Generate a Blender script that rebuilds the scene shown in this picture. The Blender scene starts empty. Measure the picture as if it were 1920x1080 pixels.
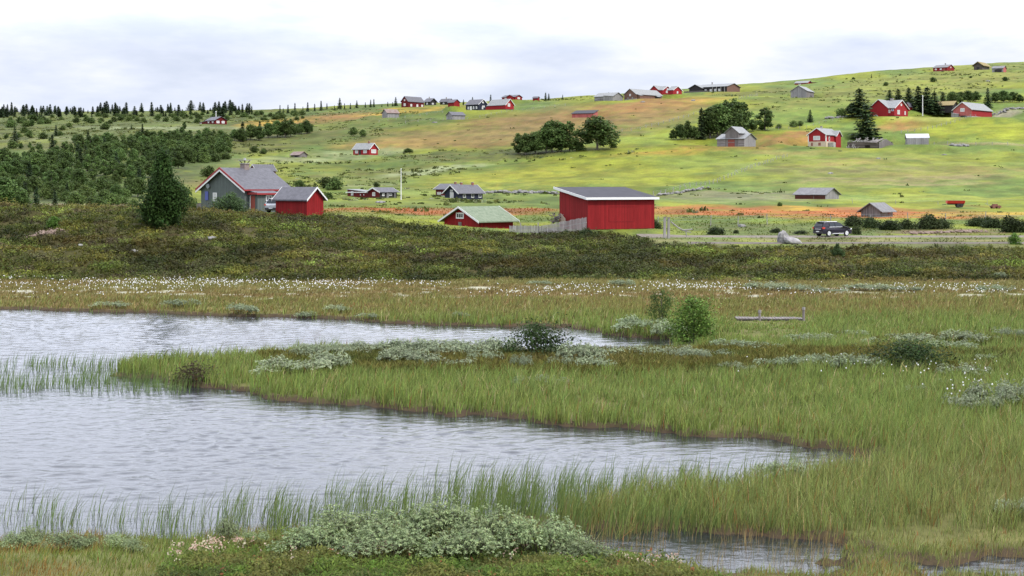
import bpy, math, random
import numpy as np
from mathutils import Vector, Matrix

# ------------------------------------------------------------------ basics
F = 2667.0      # focal length in photograph pixels (50 mm on 36 mm, 1920 px wide)
HC = 7.6        # eye height above the water
HV = 350.0      # row of the horizon
rng = np.random.default_rng(7)
random.seed(7)
SC = bpy.context.scene
COL = SC.collection
rad = math.radians

def new_obj(name, mesh, parent=None, loc=None, rz=None):
    o = bpy.data.objects.new(name, mesh)
    COL.objects.link(o)
    if parent is not None: o.parent = parent
    if loc is not None: o.location = loc
    if rz is not None: o.rotation_euler = (0, 0, rz)
    return o

def tag(o, label=None, cat=None, group=None, kind=None):
    if label: o['label'] = label
    if cat: o['category'] = cat
    if group: o['group'] = group
    if kind: o['kind'] = kind
    return o

def empty(name, loc, rz=0.0, label=None, cat=None, group=None):
    o = bpy.data.objects.new(name, None)
    COL.objects.link(o)
    o.empty_display_size = 0.5
    o.location = loc
    o.rotation_euler = (0, 0, rz)
    return tag(o, label, cat, group)

def np_mesh(name, V, tris=None, quads=None, col=None, mat=None, smooth=False):
    """mesh out of numpy arrays, with an optional per-vertex colour"""
    me = bpy.data.meshes.new(name)
    V = np.ascontiguousarray(V, dtype=np.float32)
    nt = 0 if tris is None else len(tris)
    nq = 0 if quads is None else len(quads)
    me.vertices.add(len(V)); me.vertices.foreach_set('co', V.ravel())
    loops = []
    if nt: loops.append(np.asarray(tris, dtype=np.int32).ravel())
    if nq: loops.append(np.asarray(quads, dtype=np.int32).ravel())
    L = np.concatenate(loops)
    me.loops.add(len(L)); me.loops.foreach_set('vertex_index', L)
    tot = np.concatenate([np.full(nt, 3, np.int32), np.full(nq, 4, np.int32)])
    st = np.concatenate([[0], np.cumsum(tot)[:-1]]).astype(np.int32)
    me.polygons.add(nt + nq)
    me.polygons.foreach_set('loop_start', st)
    me.polygons.foreach_set('loop_total', tot)
    if smooth: me.polygons.foreach_set('use_smooth', np.ones(nt + nq, bool))
    if col is not None:
        a = me.color_attributes.new('Col', 'FLOAT_COLOR', 'POINT')
        c = np.ones((len(V), 4), np.float32); c[:, :3] = col
        a.data.foreach_set('color', c.ravel())
    me.update(calc_edges=True)
    if mat: me.materials.append(mat)
    return me

# ------------------------------------------------------------------ noise
_tab = np.random.default_rng(99).random((256, 256))
def vnoise(x, y):
    xi = np.floor(x).astype(int); yi = np.floor(y).astype(int)
    fx = x - xi; fy = y - yi
    fx = fx*fx*(3-2*fx); fy = fy*fy*(3-2*fy)
    a = _tab[xi & 255, yi & 255]; b = _tab[(xi+1) & 255, yi & 255]
    c = _tab[xi & 255, (yi+1) & 255]; d = _tab[(xi+1) & 255, (yi+1) & 255]
    return (a*(1-fx)+b*fx)*(1-fy) + (c*(1-fx)+d*fx)*fy
def fbm(x, y, o=4):
    s = 0; a = 0.5; t = 0
    for i in range(o):
        s = s + a*vnoise(x + 17.3*i, y + 9.1*i); t += a
        x = x*2.03; y = y*2.03; a *= 0.55
    return s/t
def sstep(a, b, x):
    t = np.clip((x-a)/(b-a), 0, 1); return t*t*(3-2*t)

# ------------------------------------------------------------------ terrain
# rows of the photograph at which the ground shows, for a few columns and depths
KD = [150, 170, 200, 260, 340, 430, 520, 600, 700, 850, 1000]
KV = {
 -400:[385, 390, 394, 386, 362, 316, 276, 251, 234, 219, 216],
    0:[386, 391, 395, 386, 362, 316, 276, 250, 232, 217, 214],
  300:[392, 394, 394, 384, 360, 315, 276, 249, 230, 214, 211],
  520:[407, 401, 392, 381, 369, 326, 291, 262, 236, 214, 209],
  700:[429, 407, 397, 384, 371, 331, 293, 256, 213, 200, 199],
  960:[443, 425, 403, 387, 372, 335, 286, 239, 205, 193, 194],
 1200:[449, 434, 413, 391, 370, 326, 271, 226, 184, 176, 178],
 1440:[454, 438, 416, 393, 372, 322, 271, 221, 180, 161, 159],
 1700:[456, 441, 419, 396, 372, 326, 277, 216, 176, 139, 133],
 1920:[457, 441, 420, 397, 374, 329, 280, 222, 175, 128, 121],
 2400:[457, 441, 420, 397, 374, 331, 284, 228, 170, 116, 105],
}
KV125 = {-400:455, 0:462, 300:464, 520:470, 700:474, 960:482, 1200:490, 1440:491, 1700:491, 1920:490, 2400:490}
KU = sorted(KV)
DT = np.concatenate([np.linspace(60, 180, 121), np.geomspace(181, 1000, 380), np.linspace(1010, 3400, 40)])
UT = np.linspace(-400, 2400, 281)
def _pchip(xk, yk, x):
    xk = np.asarray(xk, float); yk = np.asarray(yk, float)
    h = np.diff(xk); s = np.diff(yk)/h
    m = np.zeros_like(yk)
    m[0] = s[0]; m[-1] = s[-1]
    for i in range(1, len(xk)-1):
        if s[i-1]*s[i] > 0:
            w1 = 2*h[i]+h[i-1]; w2 = h[i]+2*h[i-1]
            m[i] = (w1+w2)/(w1/s[i-1]+w2/s[i])
    i = np.clip(np.searchsorted(xk, x)-1, 0, len(xk)-2)
    t = (x-xk[i])/h[i]
    return ((2*t**3-3*t**2+1)*yk[i] + (t**3-2*t**2+t)*h[i]*m[i]
            + (-2*t**3+3*t**2)*yk[i+1] + (t**3-t**2)*h[i]*m[i+1])
_colz = []
for u in KU:
    ks = [60, 106, 112, 125] + KD + [1300, 3400]
    zs = [0.32, 0.36, 0.5, HC-(KV125[u]-HV)*125/F] + [HC-(v-HV)*d/F for d, v in zip(KD, KV[u])]
    zl = zs[-1]
    zs += [zl-8, zl-30]
    _colz.append(_pchip(ks, zs, DT))
_colz = np.array(_colz)                           # (columns, depths)
ZT = np.array([np.interp(UT, KU, _colz[:, j]) for j in range(len(DT))])   # (depths, columns)
k = np.exp(-0.5*(np.arange(-12, 13)/5.0)**2); k /= k.sum()
ZT = np.array([np.convolve(np.pad(r, 12, mode='edge'), k, mode='valid') for r in ZT])

def UV(x, y, z):
    return x/y*F+960, HV+(HC-z)*F/y
def X(u, d): return (u-960)/F*d

def z_smooth(x, y):
    x = np.asarray(x, float); y = np.asarray(y, float)
    d = np.clip(y, 60, 3399); u = np.clip(x/np.maximum(y, 1)*F+960, -399.9, 2399.9)
    fi = np.interp(d, DT, np.arange(len(DT))); i = np.minimum(fi.astype(int), len(DT)-2); a = fi-i
    fj = (u+400)/10.0; j = np.minimum(fj.astype(int), 279); b = fj-j
    z = (ZT[i, j]*(1-b)+ZT[i, j+1]*b)*(1-a) + (ZT[i+1, j]*(1-b)+ZT[i+1, j+1]*b)*a
    near = np.interp(y, [-30, 0, 5, 14, 20, 25, 29, 60], [6.6, 5.9, 5.2, 2.9, 1.35, 0.5, 0.3, 0.3])
    return np.where(y < 60, near, z)

def W(v): return F*HC/(v-HV)            # depth of the water surface at a row
def poly_px(pts): return np.array([(X(u, W(v)), W(v)) for u, v in pts])
POND = [poly_px([
  (-500, 568), (-200, 574), (0, 579), (160, 583), (300, 588), (420, 593), (520, 594), (640, 598), (700, 604), (800, 609), (905, 612),
  (1000, 611), (1060, 613), (1105, 619), (1150, 627), (1210, 633), (1290, 640), (1365, 647), (1345, 657), (1240, 667), (1140, 670), (1000, 670),
  (880, 662), (760, 661), (640, 663), (520, 670), (420, 677), (330, 682), (250, 686), (212, 694), (205, 703), (240, 708),
  (318, 711), (330, 722), (400, 727), (475, 733), (492, 745), (520, 752), (600, 757), (690, 762), (760, 769), (860, 778), (960, 787), (1060, 797),
  (1160, 806), (1240, 813), (1330, 818), (1410, 822), (1470, 830), (1515, 838), (1560, 845), (1640, 853), (1690, 862), (1610, 876), (1520, 897), (1430, 915),
  (1350, 928), (1270, 940), (1190, 953), (1110, 964), (1040, 972), (940, 975), (800, 985), (640, 992), (480, 1000), (330, 1012),
  (200, 1018), (60, 1016), (-100, 1010), (-500, 1005)]),
  poly_px([(1030, 1000), (1130, 992), (1240, 993), (1340, 1000), (1440, 1010), (1540, 1018), (1590, 1028), (1560, 1046), (1520, 1054), (1590, 1070), (1560, 1096),
           (1400, 1086), (1290, 1064), (1150, 1052), (1060, 1026)]),
  poly_px([(1700, 1058), (1800, 1050), (1930, 1054), (2100, 1060), (2000, 1100), (1860, 1094), (1760, 1084)]),
  poly_px([(1560, 838), (1620, 834), (1665, 838), (1640, 844), (1580, 846)])]
def sd_poly(P, x, y):
    """signed distance, positive inside"""
    x = np.asarray(x, float); y = np.asarray(y, float)
    best = np.full(x.shape, 1e9); inside = np.zeros(x.shape, bool)
    n = len(P)
    for i in range(n):
        ax, ay = P[i]; bx, by = P[(i+1) % n]
        ex, ey = bx-ax, by-ay
        t = np.clip(((x-ax)*ex+(y-ay)*ey)/(ex*ex+ey*ey), 0, 1)
        best = np.minimum(best, (x-ax-t*ex)**2+(y-ay-t*ey)**2)
        c = (ay > y) != (by > y)
        xi = ax+(y-ay)/(ey if abs(ey) > 1e-9 else 1e-9)*ex
        inside ^= c & (x < xi)
    return np.where(inside, 1, -1)*np.sqrt(best)
def water_sd(x, y):
    x = np.asarray(x, float); y = np.asarray(y, float)
    wob = (fbm(x*0.9, y*0.45, 3)-0.5)*1.5
    r = np.full(x.shape, -60.0)
    m = (y > 22) & (y < 112)
    if m.any():
        s = np.full(m.sum(), -60.0)
        for P in POND: s = np.maximum(s, sd_poly(P, x[m], y[m]))
        r[m] = s
    return r+np.where(r > -8, wob, 0)

PADS = []
def pad_near(x, y):
    r = np.zeros(len(x))
    for (px_, py_, pr_, pz_) in PADS: r = np.maximum(r, 1-sstep(pr_*.9, pr_*1.7, np.hypot(x-px_, y-py_)))
    return r

def heath_amount(x, y, z):
    """1 on the heathery bank between bog and plateau"""
    u, v = UV(x, y, z)
    top = np.interp(u, [-400, 0, 300, 400, 520, 620, 700, 830, 960, 1100, 1200, 1250, 1320, 1500, 1920, 2400],
                    [380, 380, 386, 392, 404, 406, 411, 428, 438, 438, 447, 455, 463, 464, 464, 464])
    n = (fbm(x*0.12, y*0.12, 3)-0.5)
    return sstep(108.5, 113.5, y+n*5)*sstep(-3, 5, v-top+n*10)*(y < 176)

def terrain(x, y, rough=True):
    x = np.atleast_1d(np.asarray(x, float)); y = np.atleast_1d(np.asarray(y, float))
    z = z_smooth(x, y)
    sd = water_sd(x, y)
    flat = (y < 112)
    zl = z + (fbm(x*0.5, y*0.5, 3)-0.5)*0.16*flat*sstep(24, 28, y)
    shore = sstep(-3.0, -0.25, sd)             # land sinks to a low lip at the water
    zl = np.where(flat, zl*(1-shore)+0.13*shore, zl)
    zz = np.where(sd > -0.12, np.interp(sd, [-0.12, 0.12, 2.0], [0.12, -0.12, -0.7]), zl)
    if rough:
        h = heath_amount(x, y, z)
        b = fbm(x*0.42+3, y*0.3, 4)
        zz = zz + h*((b-0.55)*1.25-.25+(fbm(x*1.1, y*0.8, 3)-0.5)*0.75)
        far = sstep(180, 330, y)
        zz = zz + far*((fbm(x*0.045, y*0.045, 4)-0.5)*1.8 + (fbm(x*0.3, y*0.3, 3)-0.5)*0.4)
    for (px_, py_, pr_, pz_) in PADS:              # level ground under each building
        m = (np.abs(x-px_) < pr_*2.2) & (np.abs(y-py_) < pr_*2.2)
        if m.any():
            wgt = 1-sstep(pr_*1.0, pr_*2.0, np.hypot(x[m]-px_, y[m]-py_))
            zz[m] = zz[m]*(1-wgt)+pz_*wgt
    return zz
def tz(x, y, rough=True): return float(terrain([x], [y], rough)[0])

def at_uv(u, v, dmin=176.0, dmax=1000.0):
    """depth at which the bare terrain shows at this pixel, going outward"""
    d = np.concatenate([np.arange(dmin, 330, 1.0), np.arange(330, dmax, 2.0)])
    r = UV(X(u, d), d, z_smooth(X(u, d), d))[1]
    ok = np.nonzero(r <= v)[0]
    return float(d[ok[0]]) if len(ok) else float(d[np.argmin(r)])

# ------------------------------------------------------------------ materials
def node_mat(name):
    m = bpy.data.materials.new(name); m.use_nodes = True
    nt = m.node_tree; nt.nodes.clear()
    out = nt.nodes.new('ShaderNodeOutputMaterial')
    return m, nt, out
def N(nt, typ, **kw):
    n = nt.nodes.new(typ)
    for k_, v_ in kw.items(): setattr(n, k_, v_)
    return n
def math_n(nt, op, a, b=None, c=None):
    n = nt.nodes.new('ShaderNodeMath'); n.operation = op
    for i, q in enumerate((a, b, c)):
        if q is None: continue
        if isinstance(q, (int, float)): n.inputs[i].default_value = q
        else: nt.links.new(q, n.inputs[i])
    return n.outputs[0]
def mixc(nt, fac, a, b, mode='MIX'):
    n = nt.nodes.new('ShaderNodeMix'); n.data_type = 'RGBA'; n.blend_type = mode
    for i, q in ((0, fac), (6, a), (7, b)):
        if isinstance(q, (int, float)): n.inputs[i].default_value = q
        elif isinstance(q, (tuple, list)): n.inputs[i].default_value = (*q[:3], 1)
        else: nt.links.new(q, n.inputs[i])
    return n.outputs[2]
def noise_n(nt, vec, scale, detail=4, rough=0.55):
    n = nt.nodes.new('ShaderNodeTexNoise')
    n.inputs['Scale'].default_value = scale; n.inputs['Detail'].default_value = detail; n.inputs['Roughness'].default_value = rough
    if vec is not None: nt.links.new(vec, n.inputs['Vector'])
    return n.outputs['Fac']
def ramp(nt, fac, stops):
    n = nt.nodes.new('ShaderNodeValToRGB')
    e = n.color_ramp.elements
    while len(e) < len(stops): e.new(0.5)
    for el, (p, c) in zip(e, stops):
        el.position = p; el.color = (*c, 1) if len(c) == 3 else c
    nt.links.new(fac, n.inputs[0])
    return n.outputs[0]
def mapping(nt, vec, scale=(1, 1, 1), rot=(0, 0, 0), loc=(0, 0, 0)):
    n = nt.nodes.new('ShaderNodeMapping')
    n.inputs['Scale'].default_value = scale; n.inputs['Rotation'].default_value = rot; n.inputs['Location'].default_value = loc
    nt.links.new(vec, n.inputs['Vector'])
    return n.outputs[0]
def bump_n(nt, h, strength=0.5, dist=0.1):
    n = nt.nodes.new('ShaderNodeBump')
    n.inputs['Strength'].default_value = strength; n.inputs['Distance'].default_value = dist
    nt.links.new(h, n.inputs['Height'])
    return n.outputs[0]

def leaf_mat(name, trans=0.35, rnd=0.0, spec=0.07):
    """leaves and blades: colour comes from the mesh, some light goes through"""
    m, nt, out = node_mat(name)
    a = N(nt, 'ShaderNodeAttribute', attribute_name='Col')
    c = a.outputs['Color']
    if rnd > 0:
        oi = N(nt, 'ShaderNodeObjectInfo')
        hsv = N(nt, 'ShaderNodeHueSaturation')
        h = math_n(nt, 'MULTIPLY_ADD', oi.outputs['Random'], 0.03*rnd, 0.5-0.008*rnd)
        r2 = math_n(nt, 'FRACT', math_n(nt, 'MULTIPLY', oi.outputs['Random'], 37.7))
        vv = math_n(nt, 'MULTIPLY_ADD', r2, 0.7*rnd, 1-0.32*rnd)
        nt.links.new(h, hsv.inputs['Hue']); nt.links.new(vv, hsv.inputs['Value'])
        nt.links.new(c, hsv.inputs['Color']); c = hsv.outputs[0]
    p = N(nt, 'ShaderNodeBsdfPrincipled')
    nt.links.new(c, p.inputs['Base Color'])
    p.inputs['Roughness'].default_value = 0.55
    p.inputs['Specular IOR Level'].default_value = spec
    t = N(nt, 'ShaderNodeBsdfTranslucent')
    nt.links.new(c, t.inputs['Color'])
    mx = N(nt, 'ShaderNodeMixShader'); mx.inputs[0].default_value = trans
    nt.links.new(p.outputs[0], mx.inputs[1]); nt.links.new(t.outputs[0], mx.inputs[2])
    nt.links.new(mx.outputs[0], out.inputs[0])
    return m

def paint_mat(name, col, board=0.16, axis='xy', var=0.25, rough=0.7, groove=0.5, grime=0.25, tint=None, gloss=0.12):
    """boarded wall: each board its own tone, dark joints, weather streaks"""
    m, nt, out = node_mat(name)
    tc = N(nt, 'ShaderNodeTexCoord'); o = tc.outputs['Object']
    sx = N(nt, 'ShaderNodeSeparateXYZ'); nt.links.new(o, sx.inputs[0])
    s = math_n(nt, 'ADD', sx.outputs[0], sx.outputs[1]) if axis == 'xy' else sx.outputs[2]
    s = math_n(nt, 'DIVIDE', s, board)
    fl = math_n(nt, 'FLOOR', s); fr = math_n(nt, 'FRACT', s)
    wn = N(nt, 'ShaderNodeTexWhiteNoise', noise_dimensions='1D'); nt.links.new(fl, wn.inputs['W'])
    tone = math_n(nt, 'MULTIPLY_ADD', wn.outputs['Value'], var, 1-var*0.5)
    nz = noise_n(nt, mapping(nt, o, (3, 3, 0.5) if axis == 'xy' else (0.5, 0.5, 3)), 1.6, 5)
    tone2 = math_n(nt, 'MULTIPLY_ADD', nz, grime*1.6, 1-grime*0.8)
    edge = math_n(nt, 'LESS_THAN', math_n(nt, 'ABSOLUTE', math_n(nt, 'SUBTRACT', fr, 0.5)), 0.43)
    gr = math_n(nt, 'MULTIPLY_ADD', edge, groove, 1-groove)
    tt = math_n(nt, 'MULTIPLY', math_n(nt, 'MULTIPLY', tone, tone2), gr)
    base = (*col, 1)
    if tint:
        bc = mixc(nt, math_n(nt, 'SMOOTH_MIN', nz, 1.0, 0.1), col, tint)
    else:
        rgb = N(nt, 'ShaderNodeRGB'); rgb.outputs[0].default_value = base; bc = rgb.outputs[0]
    cc = N(nt, 'ShaderNodeCombineColor')
    for i in range(3): nt.links.new(tt, cc.inputs[i])
    c = mixc(nt, 1.0, bc, cc.outputs[0], 'MULTIPLY')
    p = N(nt, 'ShaderNodeBsdfPrincipled'); nt.links.new(c, p.inputs['Base Color'])
    p.inputs['Roughness'].default_value = rough; p.inputs['Specular IOR Level'].default_value = gloss
    nt.links.new(bump_n(nt, math_n(nt, 'ADD', edge, math_n(nt, 'MULTIPLY', nz, 0.5)), 0.35, 0.02), p.inputs['Normal'])
    nt.links.new(p.outputs[0], out.inputs[0])
    return m

def rough_mat(name, c1, c2, scale=2.0, stretch=(1, 1, 1), rough=0.8, spec=0.3, bump=0.3, metallic=0.0):
    m, nt, out = node_mat(name)
    tc = N(nt, 'ShaderNodeTexCoord')
    v = mapping(nt, tc.outputs['Object'], stretch)
    n1 = noise_n(nt, v, scale, 6, 0.65)
    c = ramp(nt, n1, [(0.3, c1), (0.7, c2)])
    n2 = noise_n(nt, v, scale*7, 3)
    c = mixc(nt, math_n(nt, 'MULTIPLY', n2, 0.35), c, (c1[0]*0.5, c1[1]*0.5, c1[2]*0.5))
    p = N(nt, 'ShaderNodeBsdfPrincipled'); nt.links.new(c, p.inputs['Base Color'])
    p.inputs['Roughness'].default_value = rough; p.inputs['Specular IOR Level'].default_value = spec
    p.inputs['Metallic'].default_value = metallic
    if bump: nt.links.new(bump_n(nt, n2, bump, 0.03), p.inputs['Normal'])
    nt.links.new(p.outputs[0], out.inputs[0])
    return m

def plain_mat(name, col, rough=0.5, metallic=0.0, spec=0.5, coat=0.0):
    m, nt, out = node_mat(name)
    tc = N(nt, 'ShaderNodeTexCoord')
    n1 = noise_n(nt, tc.outputs['Object'], 5.0, 3)
    c = mixc(nt, math_n(nt, 'MULTIPLY', n1, 0.22), col, tuple(x*0.55 for x in col))
    p = N(nt, 'ShaderNodeBsdfPrincipled'); nt.links.new(c, p.inputs['Base Color'])
    p.inputs['Roughness'].default_value = rough; p.inputs['Metallic'].default_value = metallic
    p.inputs['Specular IOR Level'].default_value = spec; p.inputs['Coat Weight'].default_value = coat
    nt.links.new(p.outputs[0], out.inputs[0])
    return m

# ------------------------------------------------------------------ camera, sun, sky
cam = bpy.data.cameras.new('camera'); cam.lens = F/1920*36; cam.sensor_width = 36
cam.shift_y = -(540-HV)/1920.0
cam.clip_start = 0.5; cam.clip_end = 6000
co = new_obj('camera', cam, loc=(0, 0, HC)); co.rotation_euler = (rad(90), 0, 0)
SC.camera = co

SUN_EL, SUN_AZ = rad(50), rad(125)      # azimuth clockwise from +y (the view): behind and to the right
sd_ = Vector((math.sin(SUN_AZ)*math.cos(SUN_EL), math.cos(SUN_AZ)*math.cos(SUN_EL), math.sin(SUN_EL)))
sun = bpy.data.lights.new('sun', 'SUN'); sun.energy = 3.1; sun.angle = rad(1.5); sun.color = (1.0, 0.95, 0.87)
so = new_obj('sun', sun, loc=(60, -60, 120)); so.rotation_euler = (-sd_).to_track_quat('-Z', 'Y').to_euler()

w = bpy.data.worlds.new('World'); SC.world = w; w.use_nodes = True
nt = w.node_tree; nt.nodes.clear()
wo = nt.nodes.new('ShaderNodeOutputWorld'); bg = nt.nodes.new('ShaderNodeBackground')
sky = nt.nodes.new('ShaderNodeTexSky'); sky.sky_type = 'NISHITA'; sky.sun_disc = False
sky.sun_elevation = SUN_EL; sky.sun_rotation = SUN_AZ; sky.altitude = 900; sky.dust_density = 1.5
tc = nt.nodes.new('ShaderNodeTexCoord')
sx = nt.nodes.new('ShaderNodeSeparateXYZ'); nt.links.new(tc.outputs['Generated'], sx.inputs[0])
el = sx.outputs[2]
v1 = mapping(nt, tc.outputs['Generated'], (4.5, 4.5, 15.0), loc=(0.35, 0.0, 0.55))
n1 = noise_n(nt, v1, 1.55, 6, 0.52)
v2 = mapping(nt, tc.outputs['Generated'], (7.0, 7.0, 36.0), loc=(2.1, 0.4, 0.2))
n2 = noise_n(nt, v2, 1.5, 5, 0.55)
# cloud tone: white against the horizon, blue-grey bases higher up
base_t = math_n(nt, 'ADD', math_n(nt, 'MULTIPLY', n1, 0.75), math_n(nt, 'MULTIPLY', n2, 0.25))
cl = ramp(nt, base_t, [(0.38, (7.1, 7.65, 8.6)), (0.48, (8.4, 8.8, 9.5)), (0.56, (9.8, 9.9, 10.0)), (0.7, (10.3, 10.3, 10.3))])
# brighter towards the zenith, as an overcast sky is
zr_ = nt.nodes.new('ShaderNodeMapRange'); zr_.interpolation_type = 'SMOOTHSTEP'
nt.links.new(el, zr_.inputs['Value'])
for k_, v_ in zip(('From Min', 'From Max', 'To Min', 'To Max'), (0.085, 0.19, 0.82, 1.85)): zr_.inputs[k_].default_value = v_
zen = zr_.outputs['Result']
cl = mixc(nt, zr_.outputs['Result'], cl, mixc(nt, 1.0, cl, (0.955, 0.975, 1.06), 'MULTIPLY'))
cz = nt.nodes.new('ShaderNodeVectorMath'); cz.operation = 'SCALE'
nt.links.new(cl, cz.inputs[0]); nt.links.new(zen, cz.inputs['Scale'])
hole = ramp(nt, noise_n(nt, mapping(nt, tc.outputs['Generated'], (3.0, 3.0, 12.0), loc=(5.2, 1.0, 0.3)), 1.4, 4), [(0.60, (0, 0, 0)), (0.74, (0.55, 0.55, 0.55))])
sk = mixc(nt, hole, cz.outputs[0], sky.outputs[0])
nt.links.new(sk, bg.inputs['Color']); bg.inputs['Strength'].default_value = 0.1
nt.links.new(bg.outputs[0], wo.inputs[0])
SC.view_settings.view_transform = 'Standard'; SC.view_settings.look = 'None'
SC.view_settings.exposure = 0.35; SC.view_settings.gamma = 1.0
SC.cycles.max_bounces = 6; SC.cycles.diffuse_bounces = 3; SC.cycles.transparent_max_bounces = 8
# ------------------------------------------------------------------ buildings
class MB:
    """collects boxes, prisms and boards into one mesh"""
    def __init__(s): s.v = []; s.f = []
    def add(s, verts, faces):
        o = len(s.v); s.v += [tuple(p_) for p_ in verts]; s.f += [tuple(i+o for i in f_) for f_ in faces]; return s
    def box(s, x0, x1, y0, y1, z0, z1):
        return s.add([(x0, y0, z0), (x1, y0, z0), (x1, y1, z0), (x0, y1, z0), (x0, y0, z1), (x1, y0, z1), (x1, y1, z1), (x0, y1, z1)],
                     [(0, 3, 2, 1), (4, 5, 6, 7), (0, 1, 5, 4), (1, 2, 6, 5), (2, 3, 7, 6), (3, 0, 4, 7)])
    def prism(s, A, B):
        """two matching loops of points joined by sides"""
        n = len(A)
        return s.add(list(A)+list(B), [tuple(range(n))[::-1], tuple(range(n, 2*n))]+[(i, (i+1) % n, n+(i+1) % n, n+i) for i in range(n)])
    def bar(s, p, q, w, h=None, up=(0, 0, 1)):
        p, q = Vector(p), Vector(q); d = (q-p).normalized(); h = h or w
        a = d.cross(Vector(up)); a = a.normalized() if a.length > 1e-4 else Vector((1, 0, 0)); b = a.cross(d)
        L = lambda c: [c+a*w/2+b*h/2, c-a*w/2+b*h/2, c-a*w/2-b*h/2, c+a*w/2-b*h/2]
        return s.prism(L(p), L(q))
    def cyl(s, p, q, r, k=10, r2=None):
        p, q = Vector(p), Vector(q); d = (q-p).normalized(); r2 = r if r2 is None else r2
        a = d.orthogonal().normalized(); b = d.cross(a)
        return s.prism([p+(a*math.cos(t)+b*math.sin(t))*r for t in [2*math.pi*i/k for i in range(k)]], [q+(a*math.cos(t)+b*math.sin(t))*r2 for t in [2*math.pi*i/k for i in range(k)]])
    def build(s, name, mat, parent=None, bevel=0.0, smooth=False):
        me = bpy.data.meshes.new(name); me.from_pydata(s.v, [], s.f)
        import bmesh
        bm = bmesh.new(); bm.from_mesh(me); bmesh.ops.recalc_face_normals(bm, faces=bm.faces)
        if bevel: bmesh.ops.bevel(bm, geom=bm.edges[:], offset=bevel, segments=2, affect='EDGES', profile=.6)
        bm.to_mesh(me); bm.free()
        if smooth:
            for p_ in me.polygons: p_.use_smooth = True
        me.materials.append(mat)
        return new_obj(name, me, parent)

M = dict(
 red=paint_mat('red_boards', (0.185, 0.0105, 0.012), .19, var=.34, groove=.5, grime=.4), redd=paint_mat('dark_red_boards', (0.10, 0.011, 0.013), .2, var=.25, groove=.45),
 redb=paint_mat('bright_red_boards', (0.235, 0.017, 0.020), .2, var=.2, groove=.3), redp=paint_mat('faded_red_boards', (0.29, 0.058, 0.055), .2, var=.3, groove=.35, grime=.5, tint=(0.38, .14, .12)),
 redm=paint_mat('barn_red_boards', (0.18, 0.013, 0.015), .2, var=.22, groove=.4),
 green=paint_mat('grey_green_boards', (0.088, 0.104, 0.098), .24, var=.18, groove=.55), navy=paint_mat('blue_black_boards', (0.021, 0.024, 0.04), .2, var=.3, groove=.4),
 black=paint_mat('tarred_boards', (0.03, 0.027, 0.027), .2, var=.3, groove=.4), brown=paint_mat('brown_boards', (0.14, 0.08, 0.06), .22, var=.25, groove=.45),
 grey=paint_mat('weathered_grey_boards', (0.21, 0.203, 0.20), .2, var=.5, groove=.5, grime=.6), greyd=paint_mat('weathered_or_shaded_boards', (0.15, 0.135, 0.13), .2, var=.6, groove=.5, grime=.7),
 log=paint_mat('grey_logs', (0.19, 0.17, 0.165), .26, axis='z', var=.5, groove=.7, grime=.6), logd=paint_mat('dark_logs', (0.085, 0.07, 0.062), .28, axis='z', var=.6, groove=.7, grime=.7), logr=paint_mat('rusty_red_logs', (0.10, 0.035, 0.03), .26, axis='z', var=.6, groove=.7, grime=.7),
 white=plain_mat('white_paint', (0.60, 0.60, 0.59), .55), cream=rough_mat('cream_plaster', (0.42, 0.34, 0.25), (0.52, 0.43, 0.33), 1.5, bump=.1), stone=rough_mat('foundation_stone', (0.2, .19, .18), (.42, .4, .37), 2.5, bump=.6),
 slate=rough_mat('grey_slate', (0.055, 0.053, 0.062), (0.115, 0.112, 0.126), 2.2, (1, 1, 1), rough=.6, spec=.4, bump=.4), slatel=rough_mat('pale_slate', (0.155, 0.16, 0.16), (0.265, 0.27, 0.268), 1.8, rough=.7, bump=.3),
 tarp=rough_mat('dark_roofing_felt', (0.026, 0.025, 0.031), (0.044, 0.042, 0.05), .9, rough=.75, spec=.3, bump=.15), mossr=rough_mat('mossy_green_roof', (0.10, 0.135, 0.085), (0.205, 0.235, 0.165), 2.6, rough=.9, bump=.4),
 rust=rough_mat('rusty_sheet_roof', (0.14, .075, .058), (.24, .205, .19), .8, (1, 1, 1), rough=.7, bump=.2), tin=rough_mat('pale_sheet_roof', (.36, .37, .385), (.48, .49, .50), .7, rough=.45, bump=.15),
 turf=rough_mat('turf_roof', (0.17, .14, .055), (.30, .23, .12), 2.0, rough=1, bump=.8), shingle=rough_mat('grey_wooden_roof', (.11, .107, .11), (.21, .207, .21), 1.6, (1, 1, 1), rough=.85, bump=.5),
 brick=rough_mat('brick_red', (.16, .06, .045), (.3, .12, .09), 3.5, bump=.4), mortar=rough_mat('rough_chimney_stone', (.14, .105, .095), (.28, .23, .21), 3.5, bump=.6),
 pane=plain_mat('window_glass', (.028, .032, .04), .08, spec=.7), curtain=plain_mat('curtained_glass', (.42, .42, .41), .2, spec=.6), solar=plain_mat('solar_cells', (.055, .07, .26), .25, spec=.5),
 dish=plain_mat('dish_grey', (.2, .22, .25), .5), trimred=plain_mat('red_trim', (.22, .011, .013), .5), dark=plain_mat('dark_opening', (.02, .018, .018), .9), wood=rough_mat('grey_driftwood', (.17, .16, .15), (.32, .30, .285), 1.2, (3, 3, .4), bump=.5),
 woodd=rough_mat('dark_old_wood', (.10, .085, .08), (.23, .20, .19), 1.4, (3, 3, .5), bump=.5), doorred=plain_mat('brown_red_door', (.2, .035, .02), .6), metal=plain_mat('grey_metal', (.4, .41, .42), .4, .6), rail=rough_mat('dark_deck_boards', (.07, .06, .055), (.14, .125, .115), 2),
)

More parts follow.
